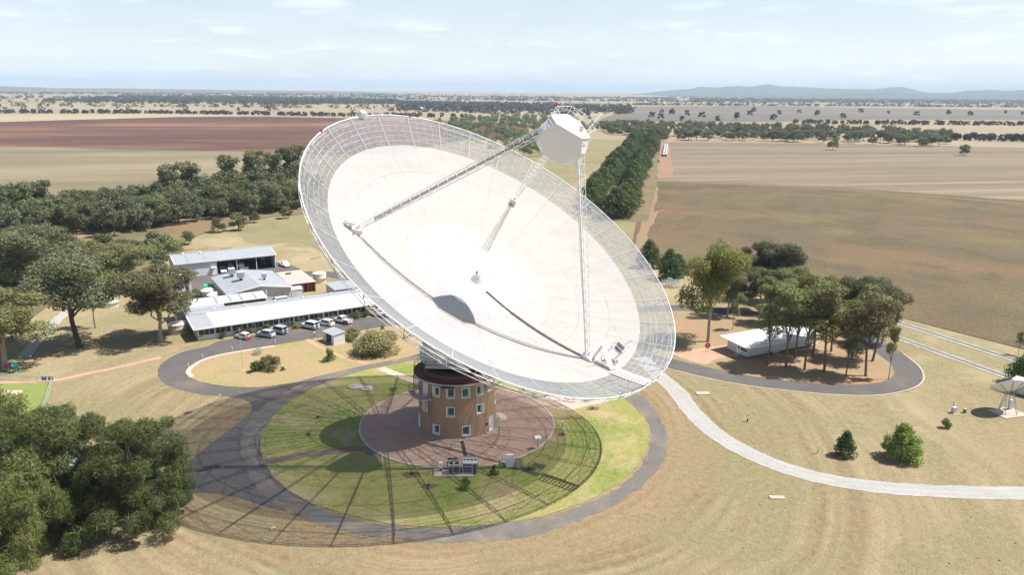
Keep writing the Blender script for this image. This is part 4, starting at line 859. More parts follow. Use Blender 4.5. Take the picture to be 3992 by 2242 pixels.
m = MB(); m.tube(ring_out[5]+Vector((0, 0, 0)), ring_out[5]+Vector((0, 0, 0.45)), 0.14, 8, cap=True); m.build('beacon', RED_L, CAB)
# three lattice legs
FEET = (-30, 210, 90)
def lattice(pa, pb, side, w0, w1, nseg, rc, rb_):
    d = (pb-pa).normalized(); u_ = (side-d*side.dot(d)).normalized(); v_ = d.cross(u_); m = MB(); R0 = []
    for i in range(nseg+1):
        t_ = i/nseg; c_ = pa.lerp(pb, t_); ww = (w0+(w1-w0)*min(1, t_*2.2)) ; R0.append([c_+u_*ww*math.cos(q)+v_*ww*math.sin(q) for q in (R(90), R(210), R(330))])
    for i in range(nseg):
        for q in range(3):
            m.tube(R0[i][q], R0[i+1][q], rc, 5); m.tube(R0[i][q], R0[i+1][(q+1) % 3], rb_, 4); m.tube(R0[i][q], R0[i][(q+1) % 3], rb_, 4)
    return m, R0
for k, f_ in enumerate(FEET):
    pa = pp(22.5, f_, 0.3); e = Vector((math.cos(R(f_)), math.sin(R(f_)), 0)); pb = e*3.5+Vector((0, 0, CZ-2.2)); side = Vector((-e.y, e.x, 0))
    m, R0 = lattice(pa, pb, side, 0.3, 0.66, 20, 0.05, 0.025)
    for q in R0[-1]:
        m.tube(q, e*2.9+Vector((0, 0, CZ-0.2)), 0.05, 5)
    for sg in (-1, 1): m.tube(R0[-2][0], e*1.5+side*sg*1.6+Vector((0, 0, CZ-4.85)), 0.06, 5)
    leg = m.build('leg', STEEL, DISH)
    m = MB(); m.box(-0.9, 0.9, -0.6, 0.6, -0.35, 0.35, Matrix.Translation(pa) @ Matrix.Rotation(R(f_), 4, 'Z')); m.tube(pa, pa+Vector((0, 0, 1.0))-e*0.4, 0.3, 8, 0.15, True); m.build('leg_foot', STEEL, leg)
    if k == 0:
        m = MB(); q0 = [r_[0].lerp(r_[1], 0.5) for r_ in R0]
        for i in range(2, 20):
            a_, b_ = q0[i], q0[i+1]; sd = side*0.40; m.add([a_-sd, a_+sd, b_+sd, b_-sd], [(0, 1, 2, 3)])
        m.build('leg_walkway', panel_mat('walk_grate', (0.05, 0.045, 0.045), 0.22), leg)
        m = MB()
        for sg in (-1, 1): m.path([p+side*0.4*sg+Vector((0, 0, 1.0)) for p in q0[1:]], 0.016, 4)
        for p in q0[1:]:
            for sg in (-1, 1): m.tube(p+side*0.4*sg, p+side*0.4*sg+Vector((0, 0, 1.0)), 0.016, 4)
            m.tube(p-side*0.4, p+side*0.4, 0.02, 4)
        m.build('leg_handrail', WHITE, leg)
        m = MB(); m.tube(pa, pa+side*1.2+e*0.4+Vector((0, 0, 1.1)), 0.12, 6); m.box(-0.5, 0.9, -0.4, 0.4, 0.8, 1.3, Matrix.Translation(pa+e*1.0) @ Matrix.Rotation(R(f_), 4, 'Z')); m.build('foot_platform', WHITE, leg)
    if k == 2:
        m = MB(); q0 = [r_[1]-e*0.45 for r_ in R0]; m.path(q0, 0.16, 8); m.build('lift_tube', WHITE, leg, True)
        m = MB(); m.path([p+side*0.24 for p in q0], 0.04, 4); m.build('lift_cable', mat('cable_red', (0.3, 0.06, 0.05), 0.7), leg)
        for off in (1.7, 2.3): m = MB(); m.path([p+side*-off for p in q0[2:]], 0.012, 4); m.build('guy_wire', STEEL, leg)
    else:
        for off in (0.9, -0.9): m = MB(); m.path([p[0]+side*off+Vector((0, 0, 1.0)) for p in R0[1:]], 0.012, 4); m.build('guy_wire', STEEL, leg)
# lift landing beside the lower foot
e = Vector((0, 1, 0)); side = Vector((-1, 0, 0)); LF = empty('lift_landing', (0, 0, 0)); LF.parent = DISH
pf = pp(22.5, 90); Mt = Matrix.Translation(pf)
m = MB(); m.prism([(-0.5, 0.3), (-1.3, 0.15), (-1.4, 0.5), (-0.6, 0.6)], 0, 3.2); m.v = [tuple(Mt @ Vector(p)) for p in m.v]; m.build('screen_panel', WHITE, LF)
m = MB(); m.box(-3.9, -2.4, 1.2, 2.9, 3.0, 3.12, Mt)
for x in (-3.9, -2.4):
    for y in (1.2, 2.9): m.tube(Mt @ Vector((x, y, 3.0)), Mt @ Vector((x, y, 4.6)), 0.05, 5); m.tube(Mt @ Vector((x*0.8-0.4, y*0.8, 0.3)), Mt @ Vector((x, y, 3.0)), 0.06, 5)
for h in (3.8, 4.6):
    m.path([Mt @ Vector(q) for q in ((-3.9, 1.2, h), (-2.4, 1.2, h), (-2.4, 2.9, h), (-3.9, 2.9, h))], 0.045, 5, True)
m.build('work_platform', STEEL, LF)
m = MB(); m.box(-3.7, -2.9, 1.5, 2.7, 3.12, 4.3, Mt); m.build('winch_box', mat('winch_grey', (0.3, 0.3, 0.3), 0.6), LF)
m = MB(); m.tube(Mt @ Vector((-0.2, 0.2, 7.2)), Mt @ Vector((-3.2, 2.0, 4.5)), 0.07, 5); m.tube(Mt @ Vector((-1.0, 0.2, 3.4)), Mt @ Vector((-3.2, 1.4, 4.4)), 0.06, 5); m.tube(Mt @ Vector((-3.2, 2.4, 4.5)), Mt @ Vector((-3.5, 2.8, 5.7)), 0.09, 5); m.build('jib', STEEL, LF)
m = MB(); A0 = Mt @ Vector((-0.9, 0.9, 2.6)); B0 = pp(26.2, 90, 0.3)
for sg in (-0.45, 0.45): m.tube(A0+Vector((sg, 0, 0)), B0+Vector((sg, 0, 0)), 0.09, 5); m.tube(A0+Vector((sg, 0, 0.9)), B0+Vector((sg, 0, 0.9)), 0.035, 5)
for i in range(13): p = A0.lerp(B0, i/12); m.box(-0.45, 0.45, -0.12, 0.12, -0.03, 0.03, Matrix.Translation(p))
m.build('access_stair', WHITE, LF)
m = MB(); m.box(-1.9, -1.2, 3.0, 3.5, 0.1, 0.6, Mt); m.box(-1.0, -0.2, 1.8, 2.6, 0.1, 0.6, Mt); m.build('equipment_box', mat('equip_tan', (0.5, 0.36, 0.24), 0.7), LF)
# dark cable tray on the surface, stepped gangway across the mesh, receiver at the vertex
for i in range(9):
    m = MB(); r0 = 2.8+i*2.12; r1 = r0+2.02; vs = [pp(math.hypot(r_, x), math.degrees(math.atan2(r_, x+0.4*(1-r_/22))), 0.14) for r_ in (r0, (r0+r1)/2, r1) for x in (-0.27, 0.27)]
    m.add(vs+[p-Vector((0, 0, 0.1)) for p in vs], [(0, 1, 3, 2), (2, 3, 5, 4), (0, 2, 8, 6), (2, 4, 10, 8), (1, 7, 9, 3), (3, 9, 11, 5), (0, 6, 7, 1), (4, 5, 11, 10)]); m.build('cable_tray', mat('tray_brown', (0.075, 0.055, 0.05), 0.8), DISH)
for i in range(11):
    r_ = RSOL+0.05+i*0.48; m = MB(); p = pp(r_, 90, 0.28); m.box(-0.15, 1.35, -0.12, 0.12, -0.04, 0.04, Matrix.Translation(p)); m.build('gangway_tread', WHITE, DISH)
m = MB()
for x in (-0.2, 1.4): m.path([pp(r_, 90, 0.16)+Vector((x, 0, 0)) for r_ in (RSOL-0.3, 29.5, RO)], 0.09, 5)
m.build('gangway_beam', WHITE, DISH)
m = MB(); vs = [pp(r_, 90, 0.3)+Vector((x, 0, 0)) for r_ in (RSOL-0.5, 29.5, RO) for x in (-0.75, -0.25)]; m.add(vs+[p-Vector((0, 0, 0.08)) for p in vs], [(0, 1, 3, 2), (2, 3, 5, 4), (0, 2, 8, 6), (2, 4, 10, 8), (1, 7, 9, 3), (3, 9, 11, 5)]); m.build('gangway_plank', WHITE, DISH)
m = MB()
for sg in range(7): m.tube(pp(RO, 76+sg*4.5), pp(RO, 76+sg*4.5, 0.9), 0.05, 4)
m.path([pp(RO, 76+sg*4.5, 0.9) for sg in range(7)], 0.04, 4); m.build('rim_handrail', DARK, DISH)
m = MB(); m.lathe([(0.9, 0.0), (0.9, 0.5), (0.55, 0.9), (0.4, 1.5), (0, 1.6)], 16); m.build('vertex_receiver', mat('vertex_grey', (0.62, 0.58, 0.54), 0.5), DISH, True)
m = MB(); m.tube((0.3, -0.3, 1.2), (0.4, -0.5, 1.6), 0.14, 8, cap=True); m.build('vertex_camera', DARK, DISH)
m = MB(); m.path([(math.cos(R(q*30))*1.1, math.sin(R(q*30))*1.1, 0.9) for q in range(12)], 0.05, 5, True); m.build('vertex_rail', mat('rust_rail', (0.4, 0.25, 0.18), 0.7), DISH)
for a in (-60, 180+78): 
    pass
m = MB(); p = pp(RO, -83, 0.0); m.box(-0.5, 0.5, -0.4, 0.4, 0.0, 0.9, Matrix.Translation(p)); m.tube(p, p+Vector((0, 0, 2.6)), 0.05, 5); m.build('rim_instrument', WHITE, DISH)
for a in (-103, -62): m = MB(); p = pp(RO, a); m.tube(p, p+Vector((0, 0, 0.5)), 0.16, 8, cap=True); m.build('rim_beacon', RED_L, DISH)

# ------------------------------------------------------------------ buildings
OA = math.atan2(14.9, 37.2); OU = Vector((math.cos(OA), math.sin(OA), 0)); OV = Vector((-math.sin(OA), math.cos(OA), 0)); O0 = Vector((-54.5, 52.5, 0))
def OF(u, v, z=0.0): return O0+OU*u+OV*v+Vector((0, 0, z))
def bld(name, u, v, label, cat='building'): return empty(name, OF(u, v), OA, label, cat)
def wallbox(par, x0, x1, y0, y1, z0, z1, m_, name='wall'): return quick(name, m_, par, lambda m: m.box(x0, x1, y0, y1, z0, z1))
def gable_wall(par, x, y0, yr, y1, z0, ze0, zr, ze1, m_, th=0.15, name='wall'):
    def f(m):
        pr = [(y0, z0), (y1, z0), (y1, ze1), (yr, zr), (y0, ze0)]
        m.add([(x, a, b) for a, b in pr]+[(x+th, a, b) for a, b in pr], [(4, 3, 2, 1, 0), (5, 6, 7, 8, 9)]+[(i, (i+1) % 5, 5+(i+1) % 5, 5+i) for i in range(5)])
    return quick(name, m_, par, f)
# 1 long office
L_ = 50.0
OFF = bld('office_building', 0, 0, 'long low white office with a band of dark windows facing the car park')
WY0, RY, WY1 = 0.0, 9.6, 15.0
for x0, x1 in ((0, L_),):
    wallbox(OFF, x0, x1, -0.0, 0.16, 0.0, 1.08, WALLW); wallbox(OFF, x0, x1, 0.0, 0.16, 2.52, 2.98, WALLW)
    wallbox(OFF, x0, x1, WY1-0.16, WY1, 0, 2.85, WALLW)
gable_wall(OFF, 0.002, 0.162, RY, WY1-.162, 0, 2.97, 3.52, 2.97, WALLW); gable_wall(OFF, L_-0.152, 0.162, RY, WY1-.162, 0, 2.97, 3.52, 2.97, WALLW)
wallbox(OFF, 0.3, L_-0.3, 0.9, 1.0, 0.1, 2.9, BLACK, 'inner_wall')
mod = 40.2/11
for k in range(13):
    x0 = 0.12+k*mod; x1 = x0+mod
    if x1 > L_: break
    wallbox(OFF, x0-0.09, x0+0.09, -0.012, 0.17, 1.081, 2.519, WALLW, 'pier')
    if k == 5:
        d_ = quick('entrance_door', WHITE, OFF, lambda m: [m.box(x0+0.15, x1-0.15, -0.03, 0.05, z, z+0.09) for z in (0.12, 1.3, 2.42)]+[m.box(x0+0.15+i*(mod-0.36)/4, x0+0.21+i*(mod-0.36)/4, -0.035, 0.055, 0.12, 2.5) for i in range(5)])
        for i in range(4):
            for zA, zB in ((0.2, 1.3), (1.38, 2.42)): quick('pane', GLASSD, d_, lambda m: m.box(x0+0.22+i*(mod-0.36)/4, x0+0.14+(i+1)*(mod-0.36)/4, 0.0, 0.02, zA, zB))
        quick('awning_sign', mat('sign_blue', (0.08, 0.16, 0.42), 0.5), OFF, lambda m: m.box(x0+1.2, x0+2.7, -0.14, -0.05, 2.6, 2.76))
        continue
    wn = quick('window', WHITE, OFF, lambda m: [m.box(x0+0.1, x1-0.1, -0.02, 0.06, z, z+0.06) for z in (1.09, 2.45)]+[m.box(x0+0.1+i*(mod-0.25)/3, x0+0.155+i*(mod-0.25)/3, -0.022, 0.062, 1.09, 2.5) for i in range(4)])
    for i in range(3): quick('pane', GLASSD, wn, lambda m: m.box(x0+0.16+i*(mod-0.25)/3, x0+0.09+(i+1)*(mod-0.25)/3, 0.01, 0.03, 1.15, 2.44))
def roof2(par, x0, x1, y0, yr, y1, ze0, zr, ze1, m_, t=0.10):
    quick('roof', m_, par, lambda m: m.slab([(x0, y0, ze0), (x1, y0, ze0), (x1, yr-0.005, zr), (x0, yr-0.005, zr)], t))
    quick('roof', m_, par, lambda m: m.slab([(x0, yr+0.005, zr), (x1, yr+0.005, zr), (x1, y1, ze1), (x0, y1, ze1)], t))
quick('roof', ROOFW, OFF, lambda m: m.slab([(3.6, -0.95, 3.06), (L_+0.6, -0.95, 3.06), (L_+0.6, RY, 3.66), (3.6, RY, 3.66)], 0.1))
quick('roof', ROOFG, OFF, lambda m: m.slab([(-0.8, -0.95, 3.02), (3.59, -0.95, 3.02), (3.59, RY-0.2, 3.6), (-0.8, RY-0.2, 3.6)], 0.1))
quick('roof', ROOFG, OFF, lambda m: m.slab([(-0.8, RY, 3.64), (L_+0.6, RY, 3.64), (L_+0.6, WY1+0.5, 3.06), (-0.8, WY1+0.5, 3.06)], 0.1))
for nm, a, b in (('barge_board', (-0.95, -1.05, -1.05, RY), None),): 
    quick(nm, WHITE, OFF, lambda m: m.slab([(-1.0, -1.02, 3.10), (-0.79, -1.02, 3.10), (-0.79, RY-0.2, 3.69), (-1.0, RY-0.2, 3.69)], 0.22))
quick('gutter', WHITE, OFF, lambda m: m.box(-0.95, L_+0.6, -1.12, -0.955, 2.93, 3.09))
for i in range(6): quick('roof_vent', WHITE, OFF, lambda m: (m.cyl((6+i*7.3, 12.2+0.3*(i % 2)), 0.16, 3.3, 3.75, 10), m.cyl((6+i*7.3, 12.2+0.3*(i % 2)), 0.26, 3.75, 3.9, 10)))
quick('small_sign', mat('sign_blue', (0.1, 0.2, 0.5), 0.5), OFF, lambda m: m.box(0.1, 1.2, -0.05, -0.01, 0.85, 1.02)); quick('small_sign', mat('sign_yellow', (0.7, 0.55, 0.06), 0.5), OFF, lambda m: m.box(0.05, 0.55, -0.05, -0.01, 0.25, 0.75))
for x in (12.8, 20.8): quick('downpipe', WHITE, OFF, lambda m: m.tube((x, -0.1, 0.1), (x, -0.1, 2.95), 0.05, 6))
# 2 rear office with skylight strips
B2 = bld('rear_office', -2.2, 15.9, 'white roofed rear office with four dark skylight strips')
wallbox(B2, 0.1, 22, 0.2, 0.35, 0, 2.9, WALLB); wallbox(B2, 0.1, 22, 6.1, 6.25, 0, 3.7, WALLB); wallbox(B2, 0.1, 0.25, 0.36, 6.09, 0, 3.0, WALLB); wallbox(B2, 21.85, 22, 0.36, 6.09, 0, 3.0, WALLB)
quick('roof', ROOFW, B2, lambda m: m.slab([(-0.2, 1.5, 3.45), (22.3, 1.5, 3.45), (22.3, 6.5, 4.1), (-0.2, 6.5, 4.1)], 0.1))
quick('lean_to_roof', ROOFG, B2, lambda m: m.slab([(-0.2, -0.9, 3.2), (11.3, -0.9, 3.2), (11.3, 1.49, 3.46), (-0.2, 1.49, 3.46)], 0.08))
for x in (9.6, 13.0, 15.7, 19.2): quick('skylight', SKYL, B2, lambda m: m.slab([(x, 1.7, 3.50), (x+0.75, 1.7, 3.50), (x+0.75, 6.2, 4.085), (x, 6.2, 4.085)], 0.03))
quick('ladder', WHITE, B2, lambda m: [m.tube((22.6, 3.4+d, 0.2), (22.6, 3.4+d, 5.0), 0.04, 5) for d in (0, 0.5)]+[m.tube((22.6, 3.4, 0.5+i*0.4), (22.6, 3.9, 0.5+i*0.4), 0.025, 4) for i in range(11)])
quick('roof_vent', DARK, B2, lambda m: m.box(5.7, 6.1, 5.3, 5.6, 3.9, 4.4))
# 3 workshop
B3 = bld('workshop', 11.4, 24.6, 'big silver roofed workshop with air coolers on its gable roof')
for y in (0.25, 22.1): gable = None
def gwall_x(par, y, x0, xr, x1, ze, zr, m_, th=0.15):
    def f(m):
        pr = [(x0, 0), (x1, 0), (x1, ze), (xr, zr), (x0, ze)]
        m.add([(a, y, b) for a, b in pr]+[(a, y+th, b) for a, b in pr], [(4, 3, 2, 1, 0), (5, 6, 7, 8, 9)]+[(i, (i+1) % 5, 5+(i+1) % 5, 5+i) for i in range(5)])
    return quick('wall', m_, par, f)
gwall_x(B3, 0.3, 0.4, 8.65, 16.9, 3.4, 4.75, WALLB); gwall_x(B3, 22.0, 0.4, 8.65, 16.9, 3.4, 4.75, WALLB)
wallbox(B3, 0.4, 0.55, 0.46, 21.9, 0, 3.35, WALLB); wallbox(B3, 16.75, 16.9, 0.46, 21.9, 0, 3.35, WALLB)
quick('roof', ROOFS, B3, lambda m: m.slab([(0, 6.9, 3.5), (8.64, 6.9, 4.9), (8.64, 22.4, 4.9), (0, 22.4, 3.5)], 0.1)); quick('roof', ROOFS, B3, lambda m: m.slab([(8.66, 6.9, 4.9), (17.3, 6.9, 3.5), (17.3, 22.4, 3.5), (8.66, 22.4, 4.9)], 0.1))
quick('front_roof', ROOFG, B3, lambda m: m.slab([(-0.1, -0.3, 3.68), (8.64, -0.3, 5.1), (8.64, 6.88, 5.1), (-0.1, 6.88, 3.68)], 0.12)); quick('front_roof', ROOFG, B3, lambda m: m.slab([(8.66, -0.3, 5.1), (17.4, -0.3, 3.68), (17.4, 6.88, 3.68), (8.66, 6.88, 5.1)], 0.12))
quick('barge_board', WHITE, B3, lambda m: (m.slab([(-0.15, -0.42, 3.75), (8.65, -0.42, 5.18), (8.65, -0.31, 5.18), (-0.15, -0.31, 3.75)], 0.3)))
quick('barge_board', WHITE, B3, lambda m: (m.slab([(8.652, -0.42, 5.18), (17.45, -0.42, 3.75), (17.45, -0.31, 3.75), (8.652, -0.31, 5.18)], 0.3)))
for x, y, s_ in ((4.9, 17.2, 0.85), (6.0, 10.8, 0.85), (11.8, 8.4, 0.6)):
    zr_ = 3.5+1.4*(x/8.65 if x < 8.65 else (17.3-x)/8.65)
    c_ = quick('air_cooler', mat('cooler_cream', (0.58, 0.55, 0.5), 0.6), B3, lambda m: m.box(x-s_, x+s_, y-s_, y+s_, zr_+0.75, zr_+0.75+s_*2))
    quick('louvre', mat('cooler_louvre', (0.28, 0.28, 0.27), 0.7), c_, lambda m: [m.box(x-s_*0.9+i*s_*0.62, x-s_*0.9+i*s_*0.62+s_*0.54, y-s_-0.02, y-s_-0.005, zr_+0.88, zr_+0.62+s_*2) for i in range(3)])
    quick('cooler_duct', DARK, c_, lambda m: m.box(x-s_*0.4, x+s_*0.4, y-s_*0.4, y+s_*0.4, zr_-0.05, zr_+0.75))
# 4 machinery shed with open bays
B4 = bld('machinery_shed', 4.6, 65.0, 'big pale blue-grey machinery shed with three open bays', 'shed')
SL = 29.8
wallbox(B4, 0.1, 0.25, 0.3, 14.7, 0, 4.35, WALLW); gable_wall(B4, 0.09, 0.3, 7.5, 14.7, 4.36, 4.5, 5.5, 4.5, WALLW); wallbox(B4, SL-0.2, SL-0.05, 0.3, 14.7, 0, 4.35, WALLW); gable_wall(B4, SL-0.2, 0.3, 7.5, 14.7, 4.36, 4.5, 5.5, 4.5, WALLW)
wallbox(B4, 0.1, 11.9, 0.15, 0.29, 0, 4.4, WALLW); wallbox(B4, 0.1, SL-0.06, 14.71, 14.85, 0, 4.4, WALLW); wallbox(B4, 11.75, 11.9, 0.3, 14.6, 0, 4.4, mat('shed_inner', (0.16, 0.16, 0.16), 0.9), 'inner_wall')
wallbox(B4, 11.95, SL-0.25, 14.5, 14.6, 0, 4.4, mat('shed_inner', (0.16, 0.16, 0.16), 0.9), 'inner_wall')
wallbox(B4, 11.91, SL-0.06, 0.15, 0.3, 3.95, 4.4, WALLW, 'lintel')
for x in (17.8, 23.8, SL-0.12): quick('post', WHITE, B4, lambda m: m.box(x-0.09, x+0.09, 0.1, 0.28, 0, 3.94))
roof2(B4, -0.2, SL+0.2, -0.25, 7.5, 15.2, 4.55, 5.62, 4.55, ROOFG)
quick('gutter', WHITE, B4, lambda m: m.box(-0.2, SL+0.2, -0.40, -0.26, 4.35, 4.52)); quick('barge_board', WHITE, B4, lambda m: m.slab([(-0.35, -0.3, 4.62), (-0.21, -0.3, 4.62), (-0.21, 7.5, 5.69), (-0.35, 7.5, 5.69)], 0.25)); quick('barge_board', WHITE, B4, lambda m: m.slab([(SL+0.21, -0.3, 4.62), (SL+0.35, -0.3, 4.62), (SL+0.35, 7.5, 5.69), (SL+0.21, 7.5, 5.69)], 0.25))
for x in (3.6, 8.6): quick('skylight', SKYL, B4, lambda m: m.slab([(x, 0.5, 4.68), (x+0.6, 0.5, 4.68), (x+0.6, 6.9, 5.565), (x, 6.9, 5.565)], 0.03))
for x in (3.4, 8.4): quick('roof_vent', WHITE, B4, lambda m: (m.cyl((x, 7.6), 0.2, 5.5, 5.95, 10), m.cyl((x, 7.6), 0.34, 5.95, 6.25, 10)))
quick('roller_door', mat('roller_grey', (0.58, 0.60, 0.60), 0.5), B4, lambda m: [m.box(1.2, 4.7, 0.09, 0.14, 0.05+i*0.4, 0.43+i*0.4) for i in range(9)])
quick('side_door', WHITE, B4, lambda m: m.box(10.3, 11.2, 0.08, 0.14, 0.05, 2.3)); quick('door_awning', WHITE, B4, lambda m: m.slab([(10.0, -0.7, 2.4), (11.5, -0.7, 2.4), (11.5, 0.13, 2.55), (10.0, 0.13, 2.55)], 0.06))
# 5 small store
B5 = bld('small_store', -4.5, 45.5, 'small pale store with fawn roof half hidden by the drooping gum', 'shed')
wallbox(B5, 0, 10.4, 0.1, 0.25, 0, 3.9, WALLW); wallbox(B5, 10.26, 10.4, 0.26, 8.8, 0, 3.9, WALLW); wallbox(B5, 0, 0.15, 0.26, 8.8, 0, 3.9, WALLW); wallbox(B5, 0, 10.4, 8.81, 8.95, 0, 4.2, WALLW)
quick('roof', corrugated('fawn_roof_sheet', (0.52, 0.50, 0.44), dirt=0.3), B5, lambda m: m.slab([(-0.2, -0.2, 4.0), (10.6, -0.2, 4.0), (10.6, 9.2, 4.45), (-0.2, 9.2, 4.45)], 0.1))
w_ = quick('window', WHITE, B5, lambda m: m.box(5.4, 7.4, 0.04, 0.09, 1.2, 2.5)); quick('pane', GLASSD, w_, lambda m: m.box(5.5, 6.4, 0.01, 0.035, 1.28, 2.42)); quick('pane', GLASSD, w_, lambda m: m.box(6.45, 7.3, 0.01, 0.035, 1.28, 2.42)); quick('door', GLASSD, B5, lambda m: m.box(8.9, 9.7, 0.03, 0.09, 0.1, 2.2))
# 6 cream roofed lean-to over containers
B6 = bld('container_shelter', 29.2, 29.6, 'cream flat roofed shelter over rusty red containers beside the workshop', 'shed')
quick('roof', ROOFC, B6, lambda m: m.slab([(0, 0, 3.0), (7.6, 0, 3.0), (7.6, 15.2, 3.3), (0, 15.2, 3.3)], 0.12))
for x in (0.2, 3.8, 7.3):
    for y in (0.3, 7.5, 14.8): quick('post', RUSTB, B6, lambda m: m.box(x, x+0.12, y, y+0.12, 0, 2.9))
wallbox(B6, 7.2, 7.28, 0.45, 7.3, 0.0, 2.9, RUSTB, 'side_wall'); quick('roof_unit', GALV, B6, lambda m: m.slab([(2.2, 11.2, 3.9), (3.8, 11.2, 3.9), (3.8, 12.4, 3.45), (2.2, 12.4, 3.45)], 0.2))
for i, (u, l) in enumerate(((31.2, 'rusty red shipping container left under the cream shelter'), (34.2, 'rusty red shipping container right under the cream shelter'))):
    c_ = bld('shipping_container', u, 31.0, l, 'container'); wd = 2.6 if i == 0 else 2.0
    quick('body', CONTR, c_, lambda m: m.box(0, wd, 0, 6, 0.05, 2.5)); quick('door', mat('container_door', (0.22, 0.05, 0.04), 0.7), c_, lambda m: [m.box(0.08, wd/2-0.03, -0.05, -0.005, 0.12, 2.42), m.box(wd/2+0.03, wd-0.08, -0.05, -0.005, 0.12, 2.42)]); quick('lock_bar', GALV, c_, lambda m: [m.tube((x, -0.08, 0.15), (x, -0.08, 2.4), 0.025, 5) for x in (wd*0.3, wd*0.7)])
# 7 garden-size white shed
B7 = bld('garden_shed', 28.9, 26.5, 'small white gabled shed between the workshop and containers', 'shed')
quick('wall', WALLW, B7, lambda m: m.box(0, 2.9, 0, 3.2, 0, 2.2)); roof2(B7, -0.1, 3.0, -0.15, 1.6, 3.35, 2.24, 2.75, 2.24, ROOFW, 0.06); quick('door', mat('door_grey', (0.5, 0.5, 0.5), 0.6), B7, lambda m: m.box(0.3, 1.2, -0.04, -0.005, 0.05, 2.0))
# 8 flat grey roofed annex
B8 = bld('annex_building', 38.0, 17.2, 'flat grey roofed annex behind the right end of the office')
quick('wall', WALLB, B8, lambda m: m.box(0.3, 13.5, 0.3, 8.5, 0, 2.9)); quick('roof', ROOFG, B8, lambda m: m.slab([(0, 0, 3.1), (13.8, 0, 3.1), (13.8, 8.8, 3.2), (0, 8.8, 3.2)], 0.12)); quick('roof_vent', WHITE, B8, lambda m: m.cyl((7, 5), 0.45, 3.15, 3.4, 12))
# 9 open shelter on the garden island
P0 = Vector((-23.7, 44.6, 0)); ea = math.atan2(1.7, 2.5)
SH = empty('bus_shelter', P0, ea, 'small pale corrugated shelter with open front on the garden island', 'shelter'); dv = 4.7
quick('floor_slab', M_DIRT, SH, lambda m: m.box(-0.4, 3.3, -0.4, dv+0.4, 0.08, 0.16))
wallbox(SH, 0, 2.9, 0.0, 0.1, 0.16, 2.35, WALLW); wallbox(SH, 2.82, 2.9, 0.11, dv-0.11, 0.16, 2.5, WALLW); wallbox(SH, 0, 2.9, dv-0.1, dv, 0.16, 2.35, WALLW); wallbox(SH, 0.0, 0.08, 0.11, 1.0, 0.16, 2.3, WALLW); wallbox(SH, 0.0, 0.08, dv-1.3, dv-0.11, 0.16, 2.3, WALLW)
quick('roof', ROOFG, SH, lambda m: m.slab([(-0.15, -0.15, 2.45), (3.1, -0.15, 2.75), (3.1, dv+0.15, 2.75), (-0.15, dv+0.15, 2.45)], 0.08)); quick('bench', mat('bench_wood', (0.25, 0.14, 0.08), 0.8), SH, lambda m: m.box(2.2, 2.7, 0.4, dv-0.4, 0.5, 0.58))
# 10 white hut in the grove
HA = math.atan2(5.8, 18.8); HUT = empty('hut', (65.4, 23.6, 0), HA, 'white hut with overhanging flat roof among the gums in the loop', 'hut'); HLn, HW = 19.6, 6.2
wallbox(HUT, 0, HLn, 0, 0.12, 0.35, 2.35, WALLW); wallbox(HUT, 0.1, HLn-0.1, 0.02, 0.1, 2.36, 2.78, GLASSD, 'window_band'); wallbox(HUT, 0, HLn, HW-0.12, HW, 0.35, 2.8, WALLW); wallbox(HUT, HLn-0.12, HLn, 0.13, HW-0.13, 0.35, 2.8, WALLW)
wallbox(HUT, 0, 0.12, 0.13, 2.0, 0.35, 1.35, WALLW); wallbox(HUT, 0, 0.12, 2.01, HW-0.13, 0.35, 2.3, WALLW); wallbox(HUT, 0.02, 0.1, 3.3, HW-0.2, 2.31, 2.78, GLASSD, 'window_band')
w_ = quick('window', DARK, HUT, lambda m: m.box(-0.02, 0.1, 0.15, 1.95, 1.36, 2.75)); quick('pane', mat('brown_glass', (0.10, 0.05, 0.03), 0.1), w_, lambda m: m.box(-0.04, -0.025, 0.25, 1.85, 1.45, 2.65))
d_ = quick('door', WHITE, HUT, lambda m: m.box(-0.06, -0.005, 2.1, 3.2, 0.38, 2.5)); quick('door_pane', GLASSD, d_, lambda m: m.box(-0.08, -0.062, 2.3, 2.8, 1.5, 2.2))
for x in range(0, 20, 3):
    for y in (0.3, HW-0.4): quick('stump', DARK, HUT, lambda m: m.box(x+0.1, x+0.4, y, y+0.3, 0, 0.34))
quick('roof', ROOFW, HUT, lambda m: m.slab([(-1.5, -1.1, 2.9), (HLn+1.6, -1.1, 2.9), (HLn+1.6, HW+1.1, 3.3), (-1.5, HW+1.1, 3.3)], 0.14)); quick('fascia', WHITE, HUT, lambda m: m.box(-1.55, HLn+1.65, -1.25, -1.105, 2.62, 2.92))
quick('step', GALV, HUT, lambda m: [m.box(-0.5-i*0.3, -0.15-i*0.3, 2.1, 3.2, 0.05, 0.3-i*0.12) for i in range(2)]); quick('cooler_box', WHITE, HUT, lambda m: m.box(HLn+0.4, HLn+2.2, 0.2, 1.8, 0.1, 1.7))
